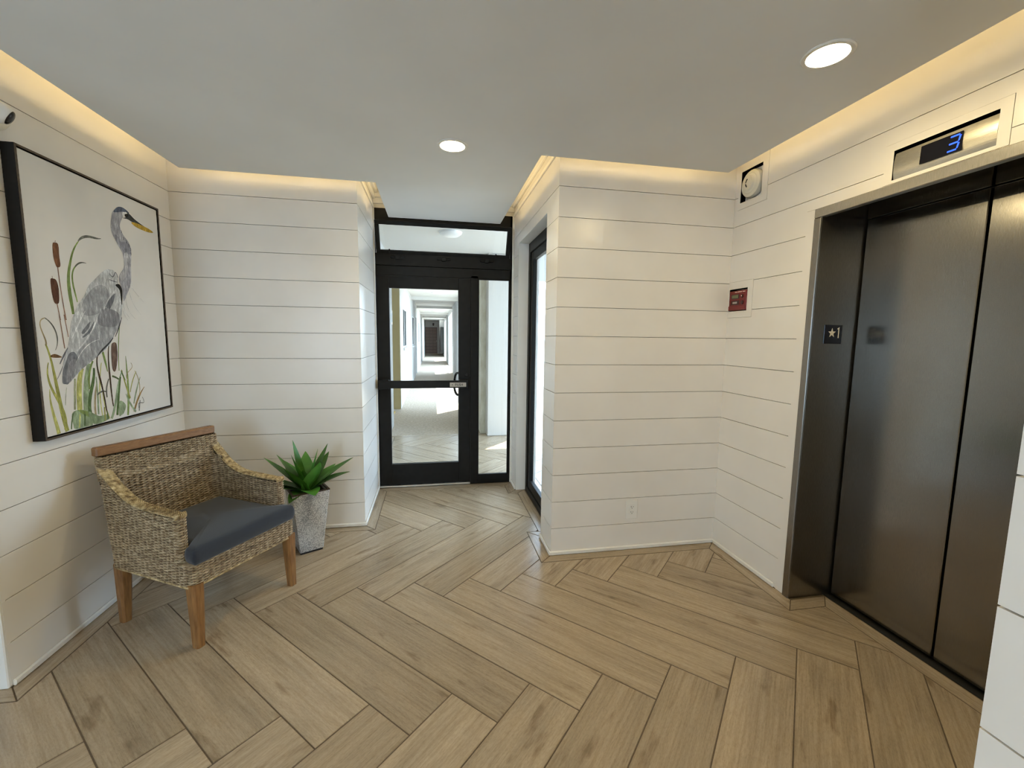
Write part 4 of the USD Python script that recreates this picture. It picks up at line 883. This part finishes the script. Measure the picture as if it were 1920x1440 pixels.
# ------------------------------------------------------------------ potted agave
PC, PTH, PB, PT, PH = (-.844, 2.975), .498, .073, .114, .427
PL = thing('potted_agave', 'green agave in a tall tapered whitewashed metal planter', 'potted plant', (PC[0], PC[1], 0), PTH)
mat('planter_metal', {'g': ('geometry', {}), 'v': ('noise_texture', {'scale': 150, 'detail': 4, 'roughness': .8}), 'n': ('noise_texture', {'scale': 7, 'detail': 4}), 'a': ('math', {'math_type': 'multiply_add', 'value2': .40, 'value3': -.19}), 's': ('math', {'math_type': 'add'}),
                      'r': ('rgb_ramp', {'ramp': [(.33, (.20, .21, .22)), (.47, (.36, .37, .38)), (.58, (.74, .74, .73))]}), 'b': ('bump', {'strength': .35, 'distance': .002}), 'p': ('principled_bsdf', {'roughness': .55, 'metallic': .25})},
    [('g.position', 'v.vector'), ('g.position', 'n.vector'), ('n.fac', 'a.value1'), ('v.fac', 's.value1'), ('a.value', 's.value2'), ('s.value', 'r.fac'), ('r.color', 'p.base_color'), ('v.fac', 'b.height'), ('b.normal', 'p.normal')])
plain('planter_rim', (.055, .035, .028), .5); noisy('soil', (.010, .009, .007), (.04, .035, .028), scale=90, rough=.95, bump=1.0, bscale=120)
def frust(r0, r1, z0, z1): return [(sx * r, sy * r, z) for r, z in ((r0, z0), (r1, z1)) for sx in (-1, 1) for sy in (-1, 1)]
def man(P): return manifold3d.Manifold.hull_points(np.array(P, float))
rr = lambda z: lerp(PB, PT, z / PH)
outer = man([(sx * r + ox, sy * r + oy, z) for r, z in ((PB - .003, .014), (PT - .003, PH - .006)) for sx in (-1, 1) for sy in (-1, 1) for ox, oy in ((0, -sy * .003), (sx * .003, 0), (sx * 0, sy * .003), (-sx * .003, 0))])
pot = outer - man(frust(rr(.03) - .004, rr(PH + .02) - .004, .03, PH + .02))
mm = pot.to_mesh(); obj('pot', (mm.vert_properties[:, :3], mm.tri_verts), MATS['planter_metal'], PL)
foot = man(frust(PB - .004, PB - .004, 0, .015)); mm = foot.to_mesh(); obj('base', (mm.vert_properties[:, :3], mm.tri_verts), MATS['black_gasket'], PL)
rim = man(frust(PT + .001, PT + .002, PH - .006, PH + .002)) - man(frust(PT - .011, PT - .011, PH - .02, PH + .02)); mm = rim.to_mesh(); obj('rim', (mm.vert_properties[:, :3], mm.tri_verts), MATS['planter_rim'], PL)
g_ = np.linspace(-1, 1, 25); X, Y = np.meshgrid(g_, g_); sr = rr(PH - .03) - .005
Zs = PH - .030 + .008 * (meshkit.fbm(np.stack([X * 5, Y * 5, X * 0], -1), 3, 4) - .5); V = np.stack([X * sr, Y * sr, Zs], -1).reshape(-1, 3); F = [[i * 25 + j, i * 25 + j + 1, (i + 1) * 25 + j + 1, (i + 1) * 25 + j] for i in range(24) for j in range(24)]
obj('soil', (V, np.array(F)), MATS['soil'], PL, smooth=True)
mat('agave_leaf', {'g': ('geometry', {}), 'o': ('object_info', {}), 't': ('noise_texture', {'scale': 14, 'detail': 4}), 'r': ('rgb_ramp', {'ramp': [(.25, (.040, .145, .018)), (.6, (.080, .250, .032)), (.85, (.13, .33, .05))]}),
                   'hv': ('map_range', {'to_min': .78, 'to_max': 1.2}), 'h': ('hsv', {}), 'p': ('principled_bsdf', {'roughness': .42}), 'tr': ('translucent_bsdf', {'color': (.10, .28, .03)}), 'x': ('mix_closure', {'fac': .14})},
    [('g.position', 't.vector'), ('t.fac', 'r.fac'), ('o.random', 'hv.value'), ('hv.result', 'h.value'), ('r.color', 'h.color'), ('h.color', 'p.base_color'), ('p.BSDF', 'x.closure1'), ('tr.BSDF', 'x.closure2')], 'x.closure')
RIGHT = np.array([.962, .272, 0]); TOW = np.array([.272, -.962, 0])
ca, sa = math.cos(-PTH), math.sin(-PTH)
def loc_(v): return np.array([ca * v[0] - sa * v[1], sa * v[0] + ca * v[1], v[2]])
def agave_leaf(tip, wid, bow, base=(0, 0, 0), tw=0.0):
    tip = RIGHT * tip[0] + TOW * tip[1] + np.array([0, 0, tip[2]]); hor = tip * [1, 1, 0]; hd = hor / max(np.linalg.norm(hor), 1e-6)
    b0 = hd * .012 + np.array([0, 0, 0.0]); L = np.linalg.norm(tip)
    mid = (b0 + tip) / 2 + np.array([0, 0, bow * L]) + hd * bow * .25 * L
    S = 22; s = np.linspace(0, 1, S)[:, None]
    C = (1 - s) ** 2 * b0 + 2 * s * (1 - s) * mid + s * s * tip
    T = np.gradient(C, axis=0); T /= np.linalg.norm(T, axis=1, keepdims=True)
    side = np.cross([0, 0, 1.0], hd); side = side / np.linalg.norm(side)
    U = np.cross(T, side); U /= np.linalg.norm(U, axis=1, keepdims=True); U = -U if U[S // 3] @ np.array([0, 0, 1]) < 0 and False else U
    s1 = s[:, 0]; W = wid / 2 * np.interp(s1, [0, .12, .3, .45, .62, .78, .9, .97, 1], [.62, .78, .97, 1, .86, .58, .30, .11, .004])
    K = 9; u = np.linspace(-1, 1, K); V = []
    inward = np.cross(side, T); inward /= np.linalg.norm(inward, axis=1, keepdims=True)
    if inward[2] @ np.array([0, 0, 1]) < 0: inward = -inward
    th = .0045 * np.interp(s1, [0, .7, 1], [1.6, .9, .25])
    for face in (1, -1):
        for i in range(S):
            cup = .30 * W[i] * (u ** 2) * np.interp(s1[i], [0, .6, 1], [1.0, .7, .3])
            edge = th[i] * (1 - np.abs(u) ** 3) * (1 if face > 0 else -1) * .5
            V.append(C[i] + np.outer(u * W[i], side) + np.outer(cup + edge, inward[i]))
    V = np.vstack(V); n0 = S * K; F = []
    for i in range(S - 1):
        for j in range(K - 1):
            a, b, c, d = i * K + j, i * K + j + 1, (i + 1) * K + j + 1, (i + 1) * K + j
            F += [[a, b, c], [a, c, d], [n0 + a, n0 + c, n0 + b], [n0 + a, n0 + d, n0 + c]]
        for j in (0, K - 1):
            a, d = i * K + j, (i + 1) * K + j; q = [[a, d, n0 + d], [a, n0 + d, n0 + a]]; F += q if j == 0 else [x[::-1] for x in q]
    V = np.array([loc_(v) for v in V]) + np.array([0, 0, PH - .024])
    m = trimesh.Trimesh(V, F, process=False); return m
LEAVES = [((-.075, -.06, .345), .055, -.03), ((-.17, -.02, .265), .105, -.01), ((-.245, -.05, .245), .080, .04), ((-.085, .02, .265), .110, -.03), ((.075, .01, .285), .115, -.03), ((.140, -.04, .305), .095, -.01),
          ((.300, .0, .200), .100, .05), ((.270, .05, .115), .095, .10), ((.150, -.13, .225), .08, .04), ((-.265, .04, .120), .105, .10), ((-.310, -.02, .105), .085, .12), ((-.215, .10, .070), .090, .14),
          ((-.105, .16, -.012), .085, .22), ((.045, .165, .018), .100, .22), ((-.130, .075, .195), .130, .0), ((.085, .085, .215), .125, .0), ((.0, -.14, .24), .09, .03), ((-.14, -.15, .19), .08, .05), ((.19, -.10, .14), .085, .08), ((.26, -.04, .085), .07, .12), ((-.02, .04, .16), .08, 0.0)]
for t, w_, b_ in LEAVES: obj('leaf', agave_leaf(t, w_ * 1.18, b_), MATS['agave_leaf'], PL, smooth=50)

# ------------------------------------------------------------------ the open-air corridor beyond the glass door
CZ = 2.62
co = thing('corridor_deck', 'textured coating of the long outdoor corridor floor', kind='structure')
obj('slab', box(-.70, .95, 6.31, 35.2, -.16, -.002), MATS['deck_coating'], co)
obj('ground', box(-60, 80, 2.9, 120, -.40, -.30), MATS['lawn'], kind='structure', label='pale paving around the building')
obj('ceiling_corridor', frame_from(Polygon([(-1.7, 4.22), (.90, 4.22), (.90, 2.752), (3.0, 2.752), (3.0, 6.12), (.98, 6.12), (.98, 8.72), (.78, 8.72), (.78, 35.3), (-1.7, 35.3)]), .15, (0, 0, CZ), (1, 0, 0), (0, 1, 0), (0, 0, 1)), MATS['corridor_white'], kind='structure', label='white ceiling of the outdoor corridor')
wc = thing('wall_corridor_left', 'pale stucco wall of the outdoor corridor with doors and windows', kind='structure')
wins = [(9.55, 1.19, 10.80, 2.06), (13.70, 1.15, 14.80, 2.07), (19.0, 1.15, 20.2, 2.07)]
pl = sbox(4.16, 0, 35.2, CZ).difference(sbox(7.05, -.1, 8.65, 2.42)).difference(unary_union([sbox(a, b, c, d) for a, b, c, d in wins])).difference(sbox(16.0, -.1, 17.0, 2.15)).difference(sbox(24.0, -.1, 25.0, 2.15))
obj('stucco', frame_from(pl, .2, (-.84, 0, 0), (0, 1, 0), (0, 0, 1), (1, 0, 0)), MATS['stucco_white'], wc)
obj('alcove', cat_([box(-1.6, -.84, 8.65, 8.75, 0, CZ), box(-1.6, -.84, 6.95, 7.05, 0, CZ), box(-1.7, -1.6, 6.95, 8.75, 0, CZ), box(-1.6, -.84, 7.05, 8.65, 2.42, CZ), box(-.84, -.645, 8.640, 8.652, 0, 2.42)]), MATS['tan_paint'], wc)
obj('alcove_floor', box(-1.6, -.70, 7.05, 8.65, -.16, -.003), MATS['deck_coating'], wc)
obj('door_leaf', cat_([box(-.84, -.80, 16.0, 17.0, 0, 2.15), box(-.84, -.80, 24.0, 25.0, 0, 2.15)]), MATS['corridor_blue'], wc)
for k, (a, b, c, d) in enumerate(wins):
    w_ = thing('corridor_window', ['dark window nearest the glass door on the corridor wall', 'second dark window along the corridor wall', 'farthest dark window along the corridor wall'][k], 'window')
    obj('frame', cat_([box(-.72, -.648, a, c, b - .0, b + .03), box(-.72, -.648, a, c, d - .03, d), box(-.72, -.648, a, a + .03, b, d), box(-.72, -.648, c - .03, c, b, d), box(-.70, -.652, (a + c) / 2 - .015, (a + c) / 2 + .015, b, d)]), MATS['rail_white'], w_)
    obj('pane', box(-.665, -.657, a + .03, c - .03, b + .03, d - .03), MATS['dark_screen'], w_)
    obj('sill', cbox(-.66, -.60, a - .04, c + .04, b - .06, b - .0, .008), MATS['stucco_white'], w_)
sg = thing('door_sign', 'small pale sign plate on the corridor wall before the alcove', 'sign')
obj('plate', cbox(-.6395, -.632, 6.86, 6.99, 1.62, 1.84, .002), MATS['rail_white'], sg); obj('panel', box(-.632, -.6312, 6.885, 6.965, 1.66, 1.79), MATS['corridor_blue'], sg)
mt = thing('door_mat', 'yellow straw mat in the corridor alcove', 'mat')
obj('mat', cbox(-1.40, -.72, 7.45, 8.30, .0, .022, .006), MATS['straw_mat'], mt)
# right-hand piers
obj('pier_near', cbox(.762, 1.30, 6.10, 6.30, 0, CZ, .012), MATS['pier_paint'], kind='structure', label='smooth white pier right of the glass door, outside')
obj('pier_stucco', box(.690, .94, 6.30, 8.72, 0, CZ), MATS['stucco'], kind='structure', label='rough beige stucco pier behind the white one')
for k, (a, b) in enumerate(((13.2, 17.25), (21.9, 25.9), (30.4, 35.2))):
    obj('pier_far', cbox(.74, .98, a, b, 0, CZ, .01), MATS['stucco_white'], kind='structure', label='%s white pier along the corridor' % ('nearer', 'middle', 'farthest')[k])
for k, y in enumerate((13.2, 17.2, 21.9, 25.9)):
    obj('beam', box(-.64, .74, y, y + .25, 2.53, CZ), MATS['corridor_white'], kind='structure', label='white beam across the corridor ceiling, number %d counted from the glass door' % (k + 1))
obj('edge_beam', cat_([box(.74, .78, a, b, 2.42, CZ) for a, b in ((8.72, 13.2), (17.25, 21.9), (25.9, 30.4))] + [box(1.30, 3.0, 6.04, 6.12, 2.25, CZ)]), MATS['corridor_white'], kind='structure', label='white edge beams over the corridor openings')
for k, (a, b) in enumerate(((8.72, 13.2), (17.25, 21.9), (25.9, 30.4))):
    r_ = thing('railing', '%s white railing between the corridor piers' % ('nearest', 'middle', 'farthest')[k], 'railing')
    obj('top_rail', cbox(.84, .89, a, b, 1.02, 1.07, .006), MATS['rail_white'], r_); obj('bottom_rail', cbox(.845, .885, a, b, .10, .14, .005), MATS['rail_white'], r_)
    obj('baluster', cat_([box(.855, .875, y, y + .02, .14, 1.02) for y in np.arange(a + .1, b - .05, .125)]), MATS['rail_white'], r_, kind='stuff')
# end of the corridor
ec = thing('wall_corridor_end', 'white wall closing the corridor', kind='structure')
obj('wall', frame_from(sbox(-1.0, 0, 1.0, CZ).difference(sbox(-.665, -.1, .305, 2.17)), .15, (0, 35.2, 0), (1, 0, 0), (0, 0, 1), (0, 1, 0)), MATS['corridor_white'], ec)
ed = thing('corridor_door', 'dark brown panelled door at the far end of the corridor', 'door', (-.18, 35.22, 0))
obj('leaf', cbox(-.484, .484, 0, .05, .0, 2.168, .002), MATS['brown_door'], ed)
for i in range(3):
    for j in range(8): obj('panel', cbox(-.43 + i * .295, -.43 + i * .295 + .26, -.012, .0, .14 + j * .25, .14 + j * .25 + .20, .010), MATS['brown_door_panel'], ed)
obj('handle', cbox(.40, .44, -.05, .0, 1.0, 1.12, .004), MATS['plate_metal'], ed)
st = thing('corridor_step', 'low grey step before the brown door', 'step'); obj('step', cbox(-.64, .74, 34.4, 35.2, -.001, .06, .01), MATS['deck_coating'], st)
sc = thing('wall_lantern', 'small dark lantern above the brown corridor door', 'lamp', (-.0, 35.2, 2.40))
obj('back_plate', cbox(-.05, .05, -.02, 0, -.10, .10, .004), MATS['black_metal'], sc); obj('shade', hull([(sx * .045, -.06 + sy * .045, -.12) for sx in (-1, 1) for sy in (-1, 1)] + [(sx * .075, -.06 + sy * .055, .06) for sx in (-1, 1) for sy in (-1, 1)] + [(0, -.06, .11)]), MATS['black_metal'], sc)
fl_ = thing('stair_flight', 'white underside of a stair flight right of the brown door', 'stairs')
obj('soffit', hull([(.42, 30.6, 2.6), (.735, 30.6, 2.6), (.42, 33.9, 1.25), (.735, 33.9, 1.25), (.42, 30.6, 2.45), (.735, 30.6, 2.45), (.42, 33.9, 1.10), (.735, 33.9, 1.10)]), MATS['corridor_white'], fl_)
obj('under_panel', hull([(.50, 31.4, 2.1), (.735, 31.4, 2.1), (.50, 33.9, 1.08), (.735, 33.9, 1.08), (.50, 33.9, .2), (.735, 33.9, .2), (.50, 31.4, .2), (.735, 31.4, .2)]), MATS['dark_glass'], fl_)
for k, (x, y) in enumerate(((.199, 5.01), (.083, 11.8), (.064, 19.9))):
    c_ = thing('corridor_light', ('round white fitting on the corridor ceiling seen through the transom', 'round white fitting farther along the corridor ceiling', 'farthest round fitting on the corridor ceiling')[k], 'ceiling light', (x, y, CZ))
    obj('fitting', lathe([(.0005, -.05), (.09, -.045), (.125, -.02), (.13, .0005)], 32), MATS['rail_white'], c_, smooth=40)
